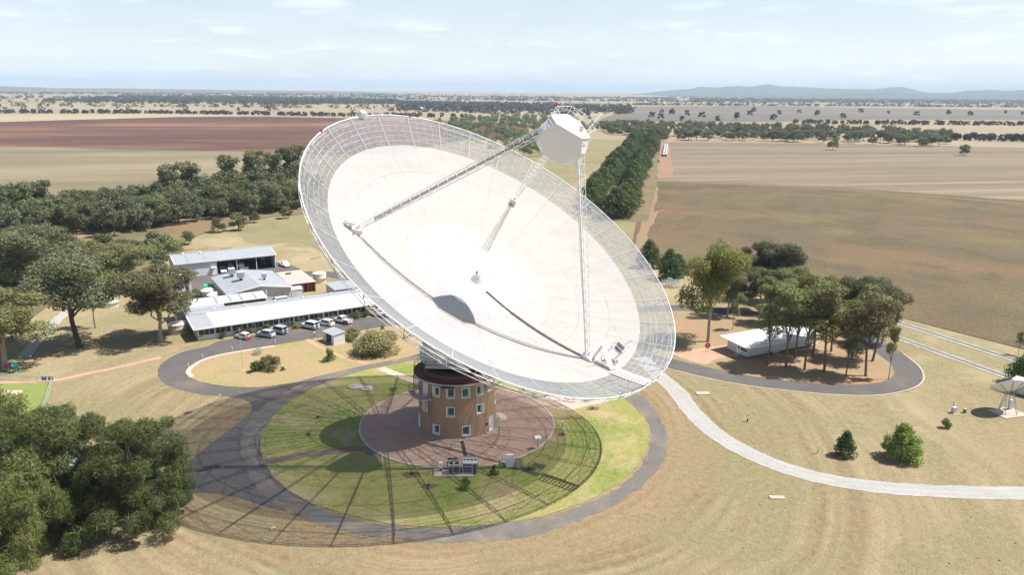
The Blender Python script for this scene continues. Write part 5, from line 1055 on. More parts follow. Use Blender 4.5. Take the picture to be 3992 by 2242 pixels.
for i, x in enumerate((6.2, 7.4)):
    ch = empty('garden_table' if i else 'garden_chair', HUT.matrix_world @ Vector((0, 0, 0)), 0); ch.location = Vector((65.4, 23.6, 0))+Matrix.Rotation(HA, 3, 'Z') @ Vector((x, -0.9, 0)); ch.rotation_euler.z = HA
    tag(ch, 'white folding table against the long wall of the hut' if i else 'dark garden chair against the long wall of the hut', 'table' if i else 'chair')
    mm = WHITE if i else DARK
    quick('top' if i else 'seat', mm, ch, lambda m: m.box(-0.5, 0.9, -0.3, 0.3, 0.7, 0.75) if i else m.box(-0.25, 0.25, -0.25, 0.25, 0.42, 0.47))
    for sx in (-0.22, 0.22):
        for sy in (-0.2, 0.2): quick('leg', mm, ch, lambda m: m.tube((sx, sy, 0), (sx, sy, 0.7 if i else 0.42), 0.02, 4))
    if not i: quick('backrest', mm, ch, lambda m: m.box(-0.25, 0.25, 0.22, 0.27, 0.47, 0.95))
# ------------------------------------------------------------------ tanks
def tank(p, r_, h, label, m_, lid=None, cone=0.4):
    o = empty('water_tank', (p[0], p[1], 0), 0, label, 'tank'); quick('body', m_, o, lambda m: m.lathe([(r_, 0.02), (r_, h*0.5), (r_*1.01, h*0.5), (r_, h*0.52), (r_, h)], 28), True)
    quick('lid', lid or m_, o, lambda m: m.lathe([(r_*1.04, h-0.06), (r_*1.04, h+0.02), (r_*0.5, h+cone*0.7), (0, h+cone)], 28)); quick('hatch', lid or m_, o, lambda m: m.cyl((r_*0.4, 0), 0.25, h+cone*0.5, h+cone*0.95, 10)); return o
tank((-60.6, 59.6), 2.1, 2.3, 'brown stained concrete tank at the left end of the office', TANKC, TANKW, 0.15)
tank(S(433, 1194), 1.9, 2.3, 'pale round tank under the gums with tree shadows on it', TANKW, None, 0.3)
tank((-60.8, 93.0), 1.9, 1.6, 'cream domed tank farther from the office beside the workshop', TANKW, None, 0.8)
tank((-58.2, 88.2), 1.8, 1.6, 'cream domed tank nearer the office beside the workshop', TANKW, None, 0.8)
tank((-31.4, 104.5), 1.9, 2.9, 'cream plastic tank behind the container shelter', TANKW, None, 0.2)
tank(OF(2.2, 63.5), 1.5, 2.3, 'cream tank at the left end of the machinery shed', TANKW, None, 0.3)
sk = bld('waste_skip', 9.3, 45.5, 'waste skip with bright green lid beside the small store', 'skip'); quick('body', mat('skip_grey', (0.4, 0.42, 0.42), 0.6), sk, lambda m: m.prism([(0, 0), (2.3, 0), (2.3, 1.6), (0, 1.6)], 0.1, 1.3)); quick('lid', mat('lid_green', (0.03, 0.42, 0.2), 0.5), sk, lambda m: m.slab([(-0.1, -0.1, 1.35), (2.4, -0.1, 1.35), (2.4, 1.7, 1.65), (-0.1, 1.7, 1.65)], 0.1))
for u, c_, l in ((11.7, (0.03, 0.16, 0.45), 'blue drum next to the green lidded skip'), (11.0, (0.3, 0.22, 0.2), 'brown drum between the skip and the blue drum')):
    dr = bld('drum', u, 44.4, l, 'drum'); quick('body', mat('drum%d' % (u*10), c_, 0.5), dr, lambda m: m.lathe([(0.3, 0.02), (0.3, 0.3), (0.32, 0.32), (0.3, 0.34), (0.3, 0.62), (0.32, 0.64), (0.3, 0.66), (0.3, 0.95)], 16)); quick('lid', DARK, dr, lambda m: m.cyl((0, 0), 0.28, 0.9, 0.93, 16))

# ------------------------------------------------------------------ vehicles
def paint(name, c): return mat('paint_'+name, c, 0.28, 0.0, var=0.03, spec=0.6)
def loft(m, secs):
    n = len(secs[0]); vs = [p for s_ in secs for p in s_]
    m.add(vs, [(i*n+j, i*n+(j+1) % n, (i+1)*n+(j+1) % n, (i+1)*n+j) for i in range(len(secs)-1) for j in range(n)]+[tuple(range(n))[::-1], tuple(range((len(secs)-1)*n, len(secs)*n))])
SPEC = {  # length, half width, sill, (x, deck height), glass: front base x, front top x, rear top x, rear base x, belt, roof
    'hatch': (4.0, 0.84, 0.22, [(-2.0, 0.72), (-1.7, 0.86), (0.85, 0.90), (1.55, 0.82), (1.95, 0.62)], (0.95, 0.25, -1.35, -1.85), 0.90, 1.42),
    'wagon': (4.6, 0.9, 0.22, [(-2.3, 0.8), (-2.1, 0.95), (0.95, 0.95), (1.8, 0.85), (2.25, 0.62)], (1.05, 0.3, -1.75, -2.2), 0.95, 1.48),
    'suv': (4.6, 0.92, 0.32, [(-2.3, 0.9), (-2.15, 1.02), (1.0, 1.05), (1.95, 0.98), (2.25, 0.75)], (1.1, 0.45, -1.8, -2.15), 1.04, 1.68),
    'offroad': (4.7, 0.94, 0.38, [(-2.3, 1.0), (-2.2, 1.12), (1.0, 1.15), (2.05, 1.08), (2.3, 0.85)], (1.1, 0.55, -2.0, -2.2), 1.14, 1.86),
    'ute': (5.1, 0.9, 0.4, [(-0.75, 1.0), (-0.7, 1.05), (1.35, 1.08), (2.25, 1.0), (2.5, 0.8)], (1.4, 0.8, -0.45, -0.65), 1.06, 1.74),
    'van': (4.7, 0.9, 0.3, [(-2.35, 1.1), (-2.3, 1.15), (1.35, 1.15), (1.95, 1.0), (2.3, 0.75)], (1.75, 0.9, -2.2, -2.33), 1.12, 1.95)}
def car(name, kind, loc, heading, pm, label, cat, extra=(), rear_m=None, group=None):
    L0, hw, sill, deck, gl, belt, roof = SPEC[kind]
    o = empty(name, (loc[0], loc[1], 0.045), heading, label, cat, group)
    def body(m):
        secs = []
        for i, (x, z) in enumerate(deck):
            k = 0.90 if i in (0, len(deck)-1) else 1.0; secs.append([(x, -hw*k, sill+0.05), (x, -hw*k, (sill+z)/2), (x, -hw*k*0.95, z), (x, hw*k*0.95, z), (x, hw*k, (sill+z)/2), (x, hw*k, sill+0.05), (x, hw*k*0.8, sill), (x, -hw*k*0.8, sill)])
        loft(m, secs)
        f0, f1, r1, r0 = gl; wr = hw*0.76; secs = []
        for x, z, w_ in ((r0, belt-0.03, hw*0.93), (r1, roof, wr), ((r1+f1)/2, roof+0.03, wr*1.02), (f1, roof, wr), (f0, belt-0.03, hw*0.93)):
            secs.append([(x, -hw*0.93, belt-0.04), (x, -w_, z), (x, w_, z), (x, hw*0.93, belt-0.04)])
        loft(m, secs)
    quick('body', pm, o, body)
    f0, f1, r1, r0 = gl; wr = hw*0.76
    def side(sg):
        def f(m):
            y0 = hw*0.945*sg; y1 = (wr+0.035)*sg; zt = roof-0.1; zb = belt+0.03; k = (zt-belt)/(roof-belt)
            x = [r0+(r1-r0)*0.35+0.05, r1+0.05, f1-0.05, f0-(f0-f1)*0.25]
            yb = y0+(y1-y0)*0.06; yt = y0+(y1-y0)*k
            m.add([(x[0]+0.08, yb, zb), (x[3]-0.02, yb, zb), (x[2], yt, zt), (x[1]+0.05, yt, zt)], [(0, 1, 2, 3)])
        return f
    for sg in (-1, 1): quick('side_window', GLASSD, o, side(sg))
    def screen(xb, xt, d):
        def f(m):
            a = Vector((xb, 0, belt)); b_ = Vector((xt, 0, roof)); nrm = Vector((roof-belt, 0, -(xt-xb))).normalized()*(0.02)*(1 if d > 0 else -1); nrm = Vector((abs(nrm.x)*d, 0, abs(nrm.z)))
            p0 = a.lerp(b_, 0.12)+nrm; p1 = a.lerp(b_, 0.9)+nrm
            m.add([p0+Vector((0, -hw*0.85, 0)), p0+Vector((0, hw*0.85, 0)), p1+Vector((0, wr*0.9, 0)), p1+Vector((0, -wr*0.9, 0))], [(0, 1, 2, 3)])
        return f
    quick('windscreen', GLASSD, o, screen(f0, f1, 1)); quick('rear_window', GLASSD, o, screen(r0, r1, -1))
    wr_ = 0.36 if kind in ('offroad', 'ute') else 0.32; xs = (deck[-1][0]-0.78, -(L0/2-0.85))
    for x in xs:
        for sg in (-1, 1):
            wh = quick('tyre', TYRE, o, lambda m: m.tube((x, sg*(hw+0.012), wr_), (x, sg*(hw-0.22), wr_), wr_, 18, cap=True)); quick('rim', RIM, wh, lambda m: m.tube((x, sg*(hw+0.02), wr_), (x, sg*(hw-0.02), wr_), wr_*0.6, 12, cap=True))
    for sg in (-1, 1):
        fx = deck[-1][0]; quick('headlight', mat('lamp_clear', (0.7, 0.72, 0.75), 0.15), o, lambda m: m.box(fx-0.22, fx-0.02, sg*hw*0.62-0.16, sg*hw*0.62+0.16, deck[-1][1]-0.06, deck[-1][1]+0.1))
        rx = -L0/2; quick('tail_light', RED_L, o, lambda m: m.box(rx-0.02, rx+0.1, sg*hw*0.8-0.09, sg*hw*0.8+0.09, 0.7, 1.0))
    quick('bumper', rear_m or pm, o, lambda m: m.box(-L0/2-0.05, -L0/2+0.2, -hw*0.9, hw*0.9, sill+0.05, sill+0.3)); quick('bumper', pm, o, lambda m: m.box(deck[-1][0]-0.1, deck[-1][0]+0.1, -hw*0.88, hw*0.88, sill+0.02, sill+0.28))
    quick('number_plate', mat('plate_yellow', (0.65, 0.55, 0.15), 0.5), o, lambda m: m.box(-L0/2-0.07, -L0/2-0.052, -0.2, 0.2, sill+0.32, sill+0.44))
    if rear_m and kind == 'hatch': quick('tailgate', rear_m, o, lambda m: m.box(-L0/2-0.03, -L0/2+0.12, -hw*0.86, hw*0.86, 0.52, 0.86))
    if 'spare' in extra: quick('spare_wheel', TYRE, o, lambda m: m.tube((-L0/2-0.02, 0.15, 0.95), (-L0/2-0.26, 0.15, 0.95), 0.36, 18, cap=True)); quick('spare_hub', RIM, o, lambda m: m.tube((-L0/2-0.2, 0.15, 0.95), (-L0/2-0.28, 0.15, 0.95), 0.22, 12, cap=True))
    if 'rack' in extra:
        quick('roof_rack', pm, o, lambda m: [m.tube((r1+0.2+i*0.5, -wr, roof+0.14), (r1+0.2+i*0.5, wr, roof+0.14), 0.035, 5) for i in range(4)]+[m.tube((r1+0.1, s_*wr, roof+0.14), (f1-0.1, s_*wr, roof+0.14), 0.035, 5) for s_ in (-1, 1)])
    if 'tray' in extra:
        tm_ = mat('tray_alloy', (0.52, 0.5, 0.47), 0.5)
        quick('tray', tm_, o, lambda m: (m.box(-2.55, -0.85, -0.95, 0.95, 0.86, 0.94), m.box(-2.55, -0.85, -0.95, -0.91, 0.941, 1.2), m.box(-2.55, -0.85, 0.91, 0.95, 0.941, 1.2), m.box(-2.55, -2.51, -0.9, 0.9, 0.941, 1.2))); quick('chassis', DARK, o, lambda m: m.box(-2.5, -0.8, -0.4, 0.4, 0.5, 0.85))
        quick('headboard', tm_, o, lambda m: [m.tube((-0.9, -0.9, 0.95), (-0.9, -0.9, 1.75), 0.03, 5), m.tube((-0.9, 0.9, 0.95), (-0.9, 0.9, 1.75), 0.03, 5), m.tube((-0.9, -0.9, 1.75), (-0.9, 0.9, 1.75), 0.03, 5), m.tube((-0.9, -0.9, 1.4), (-0.9, 0.9, 1.4), 0.03, 5)])
    return o
HD = math.atan2(0.6, -0.8); PW = paint('white', (0.78, 0.78, 0.76)); PS = paint('silver', (0.42, 0.44, 0.47)); PR = paint('red', (0.42, 0.03, 0.03)); PSB = paint('silver_blue', (0.45, 0.48, 0.53))
car('hatchback_car', 'hatch', (-44.7, 52.9), HD, PW, 'white hatchback with red tailgate, leftmost car in front of the office', 'car', rear_m=PR)
car('silver_car', 'suv', (-39.8, 53.6), HD+0.1, PS, 'silver grey soft-roader with the person standing beside it', 'car')
car('offroad_car', 'offroad', (-37.2, 55.9), HD, PSB, 'silver four-wheel drive with roof rack and spare wheel by the entrance', 'car', ('spare', 'rack'))
car('offroad_car', 'offroad', (-30.2, 58.7), HD, PW, 'white four-wheel drive with spare wheel right of the entrance', 'car', ('spare',))
car('wagon_car', 'wagon', (-26.7, 60.9), HD, PW, 'white estate car between the white four-wheel drive and the ute', 'car')
car('utility_truck', 'ute', (-22.6, 62.2), HD-0.08, PW, 'white ute with alloy tray in front of the office', 'ute', ('tray',))
car('utility_truck', 'ute', (-13.6, 66.6), HD, PW, 'white ute half hidden behind the lower left dish rim', 'ute', ('tray',))
def at_shed(u, v): return OF(u, v)
car('utility_truck', 'ute', OF(18.3, 67.2), OA-R(90), PW, 'white ute nosing out of the left bay of the machinery shed', 'ute', ('tray',))
car('delivery_van', 'van', OF(21.0, 69.8), OA+R(90), PW, 'white van backed into the left bay of the machinery shed', 'van')
car('utility_truck', 'ute', OF(37.2, 66.0), OA-R(80), PW, 'white ute parked outside the right end of the machinery shed', 'ute', ('tray',))
car('delivery_van', 'van', OF(24.0, 21.6), OA+R(180), PW, 'white van showing above the office roof in front of the workshop', 'van')
car('old_car', 'hatch', S(638, 978), R(20), PW, 'farther of two old white cars in the grass left of the shed', 'car'); car('old_car', 'hatch', S(622, 994), R(60), PW, 'nearer of two old white cars in the grass left of the shed', 'car')
# tractor, trailer and implements
tc_ = empty('tractor', OF(31.5, 69.5), OA-R(90), 'dark tractor inside the right bay of the machinery shed', 'tractor')
quick('bonnet', mat('tractor_blue', (0.03, 0.06, 0.12), 0.5), tc_, lambda m: m.box(0.2, 2.2, -0.4, 0.4, 0.9, 1.6)); quick('cab', GLASSD, tc_, lambda m: m.box(-1.2, 0.2, -0.7, 0.7, 1.2, 2.6)); quick('cab_roof', WHITE, tc_, lambda m: m.box(-1.3, 0.3, -0.75, 0.75, 2.601, 2.75))
for x, r_ in ((-0.7, 0.85), (1.6, 0.55)):
    for sg in (-1, 1):
        wh = quick('tyre', TYRE, tc_, lambda m: m.tube((x, sg*0.6, r_), (x, sg*1.0, r_), r_, 18, cap=True)); quick('rim', RIM, wh, lambda m: m.tube((x, sg*0.98, r_), (x, sg*1.02, r_), r_*0.5, 12, cap=True))
tl = empty('box_trailer', OF(24.6, 66.3), OA, 'low white box trailer in the middle bay of the machinery shed', 'trailer'); quick('tray', WHITE, tl, lambda m: m.box(-1.3, 1.3, -0.7, 0.7, 0.6, 1.05)); quick('drawbar', DARK, tl, lambda m: m.tube((1.3, 0, 0.6), (2.4, 0, 0.55), 0.05, 5))
for sg in (-1, 1): quick('tyre', TYRE, tl, lambda m: m.tube((0, sg*0.72, 0.35), (0, sg*0.92, 0.35), 0.35, 14, cap=True))
bt = empty('boat', OF(24.2, 69.6), OA+R(90), 'white runabout boat behind the box trailer in the shed', 'boat'); quick('hull', WHITE, bt, lambda m: loft(m, [[(-2.2, -0.9, 0.9), (-2.2, 0.9, 0.9), (-2.2, 0.8, 1.8), (-2.2, -0.8, 1.8)], [(0.5, -0.95, 0.8), (0.5, 0.95, 0.8), (0.5, 1.0, 1.9), (0.5, -1.0, 1.9)], [(2.6, -0.1, 1.2), (2.6, 0.1, 1.2), (2.6, 0.15, 2.1), (2.6, -0.15, 2.1)]])); quick('windshield', GLASSD, bt, lambda m: m.slab([(0.3, -0.7, 2.4), (0.8, -0.7, 1.95), (0.8, 0.7, 1.95), (0.3, 0.7, 2.4)], 0.04))
for sg in (-0.8, 0.8): quick('support', DARK, bt, lambda m: m.box(-0.3, 0.3, sg-0.1, sg+0.1, 0, 0.85))
for i, (x, y, l) in enumerate(((790, 975, 'rusty harrow in the dry grass behind the machinery shed'), (880, 972, 'low rusty plough right of the harrow behind the shed'), (742, 976, 'rusty wheeled rake left of the harrow behind the shed'), (1232, 1010, 'rusty implement frame in the grass beside the dish rim'))):
    h_ = empty('farm_implement', S(x, y), R(20+i*9), l, 'farm implement'); fr_ = quick('frame', RUSTB, h_, lambda m: [m.tube((-1.8, y_, 0.5), (1.8, y_, 0.5), 0.07, 5) for y_ in (-0.6, 0.6)]+[m.tube((x_, -0.6, 0.5), (x_, 0.6, 0.5), 0.06, 5) for x_ in (-1.8, 0, 1.8)])
    for k in range(5): quick('tine', RUSTB, h_, lambda m: m.tube((-1.6+k*0.8, 0.6, 0.5), (-1.6+k*0.8, 0.8, 0.0), 0.05, 4))
    if i == 2: quick('wheel', RUSTB, h_, lambda m: m.path([(-2.0, math.cos(R(q*20))*0.8, 0.8+math.sin(R(q*20))*0.8) for q in range(18)], 0.05, 4, True))

# ------------------------------------------------------------------ small things
C1 = lambda x, y: S(600+x/2.782, 930+y/2.782)            # details measured on an enlargement of the office
def bush(kind, p, H, label, group=None, wide=1.0, name='shrub', cat='shrub'): return tree(kind, p, H, name, label, cat, group, wide)
for u, v, H, k, l in ((5.4, -0.9, 1.9, 'shrub', 'dark round shrub at the left of the office front'), (9.0, -1.2, 2.3, 'shrub', 'largest bright green shrub under the left office windows'), (11.3, -1.0, 1.9, 'shrub', 'green shrub right of the largest one under the office windows'), (13.6, -0.9, 1.5, 'shrub', 'thin young shrub fourth from the left along the office'), (15.2, -0.9, 2.2, 'shrub', 'upright green shrub left of the office entrance'), (26.0, -1.3, 1.9, 'shrub', 'broad bright shrub behind the white four-wheel drive'), (27.4, -1.2, 1.7, 'shrub', 'green shrub just right of the broad one behind the four-wheel drive'), (33.2, -1.0, 1.5, 'shrub', 'green shrub behind the white estate car'), (35.6, -1.1, 2.0, 'greyshrub', 'dark olive shrub behind the cab of the white ute'), (37.6, -1.1, 2.3, 'shrub', 'bright leafy shrub behind the tray of the white ute'), (40.0, -1.1, 2.0, 'greyshrub', 'dark shrub at the dish rim right of the white ute')):
    bush(k, OF(u, v), H, l, wide=0.85)
bush('yellow', OF(21.9, -1.7), 1.2, 'low yellow and orange shrub right of the office entrance', wide=1.5)
for x, y, t, k, l, wd in ((1250, 1425, 1238, 'greyshrub', 'large rounded grey-green bush on the garden island', 1.0), (1110, 1450, 1310, 'shrub', 'smaller dark bush left of the large rounded one', 0.8), (1905, 1335, 1180, 'shrub', 'small upright leafy tree beside the shelter path', 0.7), (2160, 1105, 955, 'greyshrub', 'feathery olive bush right of the shelter', 1.1), (2405, 1245, 985, 'paleshrub', 'big pale flowering bush on the garden island', 1.5), (1400, 1435, 1380, 'greyshrub', 'tiny grey bush right of the large rounded one', 0.8), (2545, 1180, 990, 'greyshrub', 'grey bush behind the pale bush near the dish rim', 1.0), (2480, 985, 940, 'shrub', 'tiny green shrub at the kerb behind the pale bush', 0.9), (1130, 1260, 1150, 'silver', 'white silvery shrub beside the flagpole', 0.9)):
    b = C1(x, y); bush(k, b, height_of(b, 930+t/2.782), l, wide=wd, name='shrub')
for x, y, t, k, l, wd in ((1170, 1232, 1200, 'shrub', 'dark sapling on the lawn in front of the air conditioners', 0.7), (1243, 1196, 1168, 'shrub', 'thin sapling on the lawn left of the white cabinet', 0.6), (2125, 1148, 1082, 'pine', 'small dark conical bush right of the gravel track', 0.9), (2265, 1155, 1062, 'brightpine', 'bright green bushy young pine near the gravel track', 1.15), (2378, 1077, 1050, 'shrub', 'small green bush below the small dish', 0.9), (1690, 722, 690, 'silver', 'silvery blue shrub beside the railway line left of the gums', 1.2)):
    b = D(x, y); bush(k, b, height_of(b, t*1.5497), l, wide=wd)
for i, u in enumerate((-2.0, 0.8, 3.6, 6.2)): bush('shrub', OF(u, 38.5+i*0.6), 2.6, '%s bush from the left in the green hedge by the small store' % ORD[i], 'hedge by the small store', 1.1)
# lamps, flagpole, posts
def lamp(p, label):
    o = empty('path_lamp', (p.x, p.y, 0.08), 0, label, 'lamp', 'bollard lamps round the lawn'); quick('post', BLACK, o, lambda m: m.tube((0, 0, 0), (0, 0, 1.25), 0.06, 6)); quick('lamp_head', WHITE, o, lambda m: m.cyl((0, 0), 0.2, 1.25, 1.4, 12)); quick('base', M_KERB, o, lambda m: m.box(-0.2, 0.2, -0.2, 0.2, 0, 0.06))
for x, y, l in ((1381, 1630, 'bollard lamp on the shaded lawn left of the apron'), (1483, 1797, 'bollard lamp at the lower left edge of the apron'), (1947, 1823, 'bollard lamp beside the white cabinet'), (2191, 1675, 'bollard lamp on the lawn right of the apron'), (1227, 1320, 'bollard lamp between the shelter and the car park'), (1403, 1395, 'bollard lamp under the pale bush on the garden island')): lamp(S(x, y), l)
p = S(947, 1447); fp = empty('flagpole', (p.x, p.y, 0), 0, 'tall thin grey flagpole on the garden island', 'flagpole'); hf = height_of(p, 1282); quick('pole', GALV, fp, lambda m: m.tube((0, 0, 0), (0, 0, hf), 0.06, 6, 0.035)); quick('cap', GALV, fp, lambda m: m.cyl((0, 0), 0.08, hf, hf+0.1, 8)); quick('base', M_KERB, fp, lambda m: m.box(-0.35, 0.35, -0.35, 0.35, 0.05, 0.15))
for i, (x, y) in enumerate(((375, 1400), (530, 1300), (850, 1218), (1316, 1140), (2213, 1000), (1305, 358), (2590, 990))):
    p = C1(x, y); o = empty('marker_post', (p.x, p.y, 0.05), 0, '%s short white marker post from the left along the car park loop' % ORD[i], 'post', 'white marker posts'); quick('post', WHITE, o, lambda m: m.box(-0.07, 0.07, -0.07, 0.07, 0, 1.0)); quick('cap', GALV, o, lambda m: m.box(-0.08, 0.08, -0.08, 0.08, 1.001, 1.05))
p = C1(2187, 1245); o = empty('service_pedestal', (p.x, p.y, 0.08), 0.3, 'grey service pedestal at the edge of the pale bush shadow', 'pedestal'); quick('body', GALV, o, lambda m: m.box(-0.2, 0.2, -0.15, 0.15, 0, 0.95)); quick('cap', WHITE, o, lambda m: m.box(-0.22, 0.22, -0.17, 0.17, 0.951, 1.0))
# tank lids and stumps in the lawn
for x, y, r_, l in ((1386, 1511, 1.35, 'larger round concrete tank lid on the lawn, with a box on it'), (1430, 1518, 1.2, 'smaller round concrete tank lid right of the other')):
    p = S(x, y); o = empty('tank_lid', (p.x, p.y, 0.075), 0, l, 'tank lid'); quick('disc', mat('lid_concrete', (0.47, 0.42, 0.36), 0.9), o, lambda m: m.lathe([(r_, 0), (r_, 0.22), (0, 0.26)], 28))
    quick('hatch', GALV, o, lambda m: m.box(-0.7, -0.2, -0.3, 0.2, 0.2, 0.45))
for i, (x, y) in enumerate(((800, 1052), (1078, 1225), (1490, 1030), (1330, 1182), (1415, 1095), (775, 1095), (1035, 1195))):
    p = D(x, y); o = empty('tree_stump', (p.x, p.y, 0.07), 0, '%s cut tree stump in a patch of brown earth on the ring lawn' % ORD[i], 'stump', 'stumps on the ring lawn'); quick('stump', TRUNK, o, lambda m: m.tube((0, 0, 0), (0.03, 0, 0.35), 0.2, 8, 0.16, True)); r_ = random.uniform(0.6, 1.5)
    quick('earth_patch', mat('earth_brown', (0.14, 0.088, 0.058), 0.95, obj=False), o, lambda m: m.add([(r_*random.uniform(0.7, 1.4)*math.cos(R(q*24)), r_*0.8*random.uniform(0.7, 1.4)*math.sin(R(q*24)), 0.014) for q in range(15)], [tuple(range(15))]))
# air conditioning compound
A = S(1693, 1862); B = S(1841, 1862); AW = (B-A).length; AC = empty('chiller_compound', (A.x, A.y, 0.08), math.atan2(B.y-A.y, B.x-A.x), 'fenced pad with three grey air conditioning units at the apron edge', 'fence'); AD = 3.3
quick('pad', M_KERB, AC, lambda m: m.box(-0.1, AW+0.1, -0.1, AD+0.1, 0, 0.12))
for x in [AW*q/4 for q in range(5)]:
    for y in ((0.0, AD) if x not in (0, AW) else (0.0, AD/2, AD)): quick('fence_post', GALV, AC, lambda m: m.tube((x, y, 0.1), (x, y, 1.7), 0.035, 5))
for h in (0.6, 1.7):
    for a_, b_ in (((0, 0), (AW, 0)), ((0, AD), (AW, AD)), ((0, 0), (0, AD)), ((AW, 0), (AW, AD))): quick('fence_rail', GALV, AC, lambda m: m.tube((*a_, h), (*b_, h), 0.025, 5))
ACR = AC.rotation_euler.z; AM = Matrix.Translation(AC.location) @ Matrix.Rotation(ACR, 4, 'Z')
FAN = mat('fan_black', (0.03, 0.03, 0.035), 0.6); COIL = mat('coil_grey', (0.09, 0.10, 0.11), 0.6); CASE = mat('case_grey', (0.48, 0.48, 0.46), 0.5)
def ac_unit(x, y, wx, wy, h, fans, label):
    q = AM @ Vector((x, y, 0.12)); o = empty('condenser_unit', q, ACR, label, 'air conditioner')
    quick('case', CASE, o, lambda m: (m.box(0, wx, 0, wy, h-0.18, h), [m.box(a, a+0.07, b, b+0.07, 0, h-0.181) for a in (0, wx-0.07) for b in (0, wy-0.07)])); quick('coil', COIL, o, lambda m: m.box(0.05, wx-0.05, 0.05, wy-0.05, 0.1, h-0.19))
    for i in range(fans): quick('fan', FAN, o, lambda m: m.tube((wx*(i+0.5)/fans, wy/2, h), (wx*(i+0.5)/fans, wy/2, h+0.07), min(wy, wx/fans)*0.40, 18, cap=True))
ac_unit(2.05, 0.5, 1.75, 1.0, 1.55, 2, 'nearer twin-fan condenser in the fenced pad'); ac_unit(1.75, 1.9, 1.75, 1.0, 1.55, 2, 'farther twin-fan condenser in the fenced pad'); ac_unit(4.2, 0.7, 2.2, 2.2, 1.75, 4, 'largest box chiller at the right of the fenced pad')
q = AM @ Vector((0.6, 1.4, 0.12)); o = empty('control_box', q, ACR, 'small white control box at the left of the fenced pad', 'box'); quick('case', WHITE, o, lambda m: m.box(0, 0.5, 0, 0.4, 0.5, 1.4)); quick('stand', DARK, o, lambda m: m.box(0.1, 0.4, 0.1, 0.3, 0, 0.499))
# cabinet and weather screen
p = S(1987, 1822); o = empty('electrical_cabinet', (p.x, p.y, 0.08), -0.03, 'tall white electrical cabinet on the apron edge', 'cabinet'); quick('body', WHITE, o, lambda m: m.box(-0.55, 0.55, -0.4, 0.4, 0.05, 1.75)); quick('door', mat('cabinet_blue', (0.6, 0.68, 0.76), 0.5), o, lambda m: m.box(-0.5, 0.5, -0.43, -0.405, 0.12, 1.5)); quick('cap', WHITE, o, lambda m: m.slab([(-0.6, -0.5, 1.84), (0.6, -0.5, 1.84), (0.6, 0.45, 1.9), (-0.6, 0.45, 1.9)], 0.08))
p = S(2012, 1825); o = empty('metal_cabinet', (p.x+0.35, p.y, 0.08), -0.03, 'stained tan metal cabinet right of the white one', 'cabinet'); quick('body', mat('tan_case', (0.42, 0.36, 0.26), 0.6, dirt=((0.45, 0.2, 0.1), 0.6)), o, lambda m: m.box(-0.5, 0.5, -0.35, 0.35, 0.05, 1.4)); quick('frame', RUSTB, o, lambda m: [m.tube((x, -0.38, 0.02), (x, -0.38, 1.5), 0.03, 4) for x in (-0.5, 0.52)])
p = S(2096, 1753); o = empty('instrument_screen', (p.x, p.y, 0.13), 0.1, 'white louvred instrument box on a post at the right of the apron', 'instrument box'); quick('post', DARK, o, lambda m: m.tube((0, 0, 0), (0, 0, 1.2), 0.05, 6)); quick('box', WHITE, o, lambda m: m.box(-0.42, 0.42, -0.35, 0.35, 1.2, 1.75)); quick('roof', WHITE, o, lambda m: m.slab([(-0.5, -0.45, 2.0), (0.5, -0.45, 2.0), (0.5, 0.45, 2.1), (-0.5, 0.45, 2.1)], 0.08)); quick('louvre', GALV, o, lambda m: [m.box(-0.4, 0.4, -0.37, -0.352, 1.25+i*0.12, 1.32+i*0.12) for i in range(4)])
# stepping slabs left in the grass
for x, y, a, sx, sy, l in ((1955, 1254, -0.2, 1.1, 0.45, 'pale concrete slab in the dry grass below the gravel track'), (1768, 991, -0.1, 1.3, 0.7, 'pale concrete slab beside the top of the gravel track'), (686, 1331, 0.5, 0.35, 0.25, 'small white plate in the grass left of the ring road'), (243, 952, 0.2, 0.5, 0.2, 'small pale plate beside the dirt path'), (553, 996, 0.0, 0.2, 0.2, 'small white cover at the edge of the loop road')):
    p = D(x, y); o = empty('cover_slab', (p.x, p.y, 0.03), a, l, 'slab'); quick('slab', mat('slab_pale', (0.42, 0.36, 0.29), 0.9), o, lambda m: m.prism([(-sx, -sy), (sx, -sy*0.8), (sx*0.9, sy), (-sx, sy*0.9)], 0, 0.14))
# red emergency sign near the hut
p = S(2757, 1374); o = empty('round_sign', (p.x, p.y, 0.06), 0.0, 'round red sign on two posts left of the hut', 'sign'); quick('board', mat('sign_red', (0.45, 0.01, 0.06), 0.5), o, lambda m: m.tube((0, -0.05, 1.55), (0, 0.05, 1.55), 0.62, 24, cap=True)); quick('symbol', WHITE, o, lambda m: (m.box(-0.06, 0.06, -0.07, -0.055, 1.3, 1.8), m.box(-0.16, 0.06, -0.072, -0.057, 1.62, 1.74)))
for x in (-0.3, 0.3): quick('post', REDP, o, lambda m: m.tube((x, 0.06, 0), (x, 0.06, 1.6), 0.04, 5))
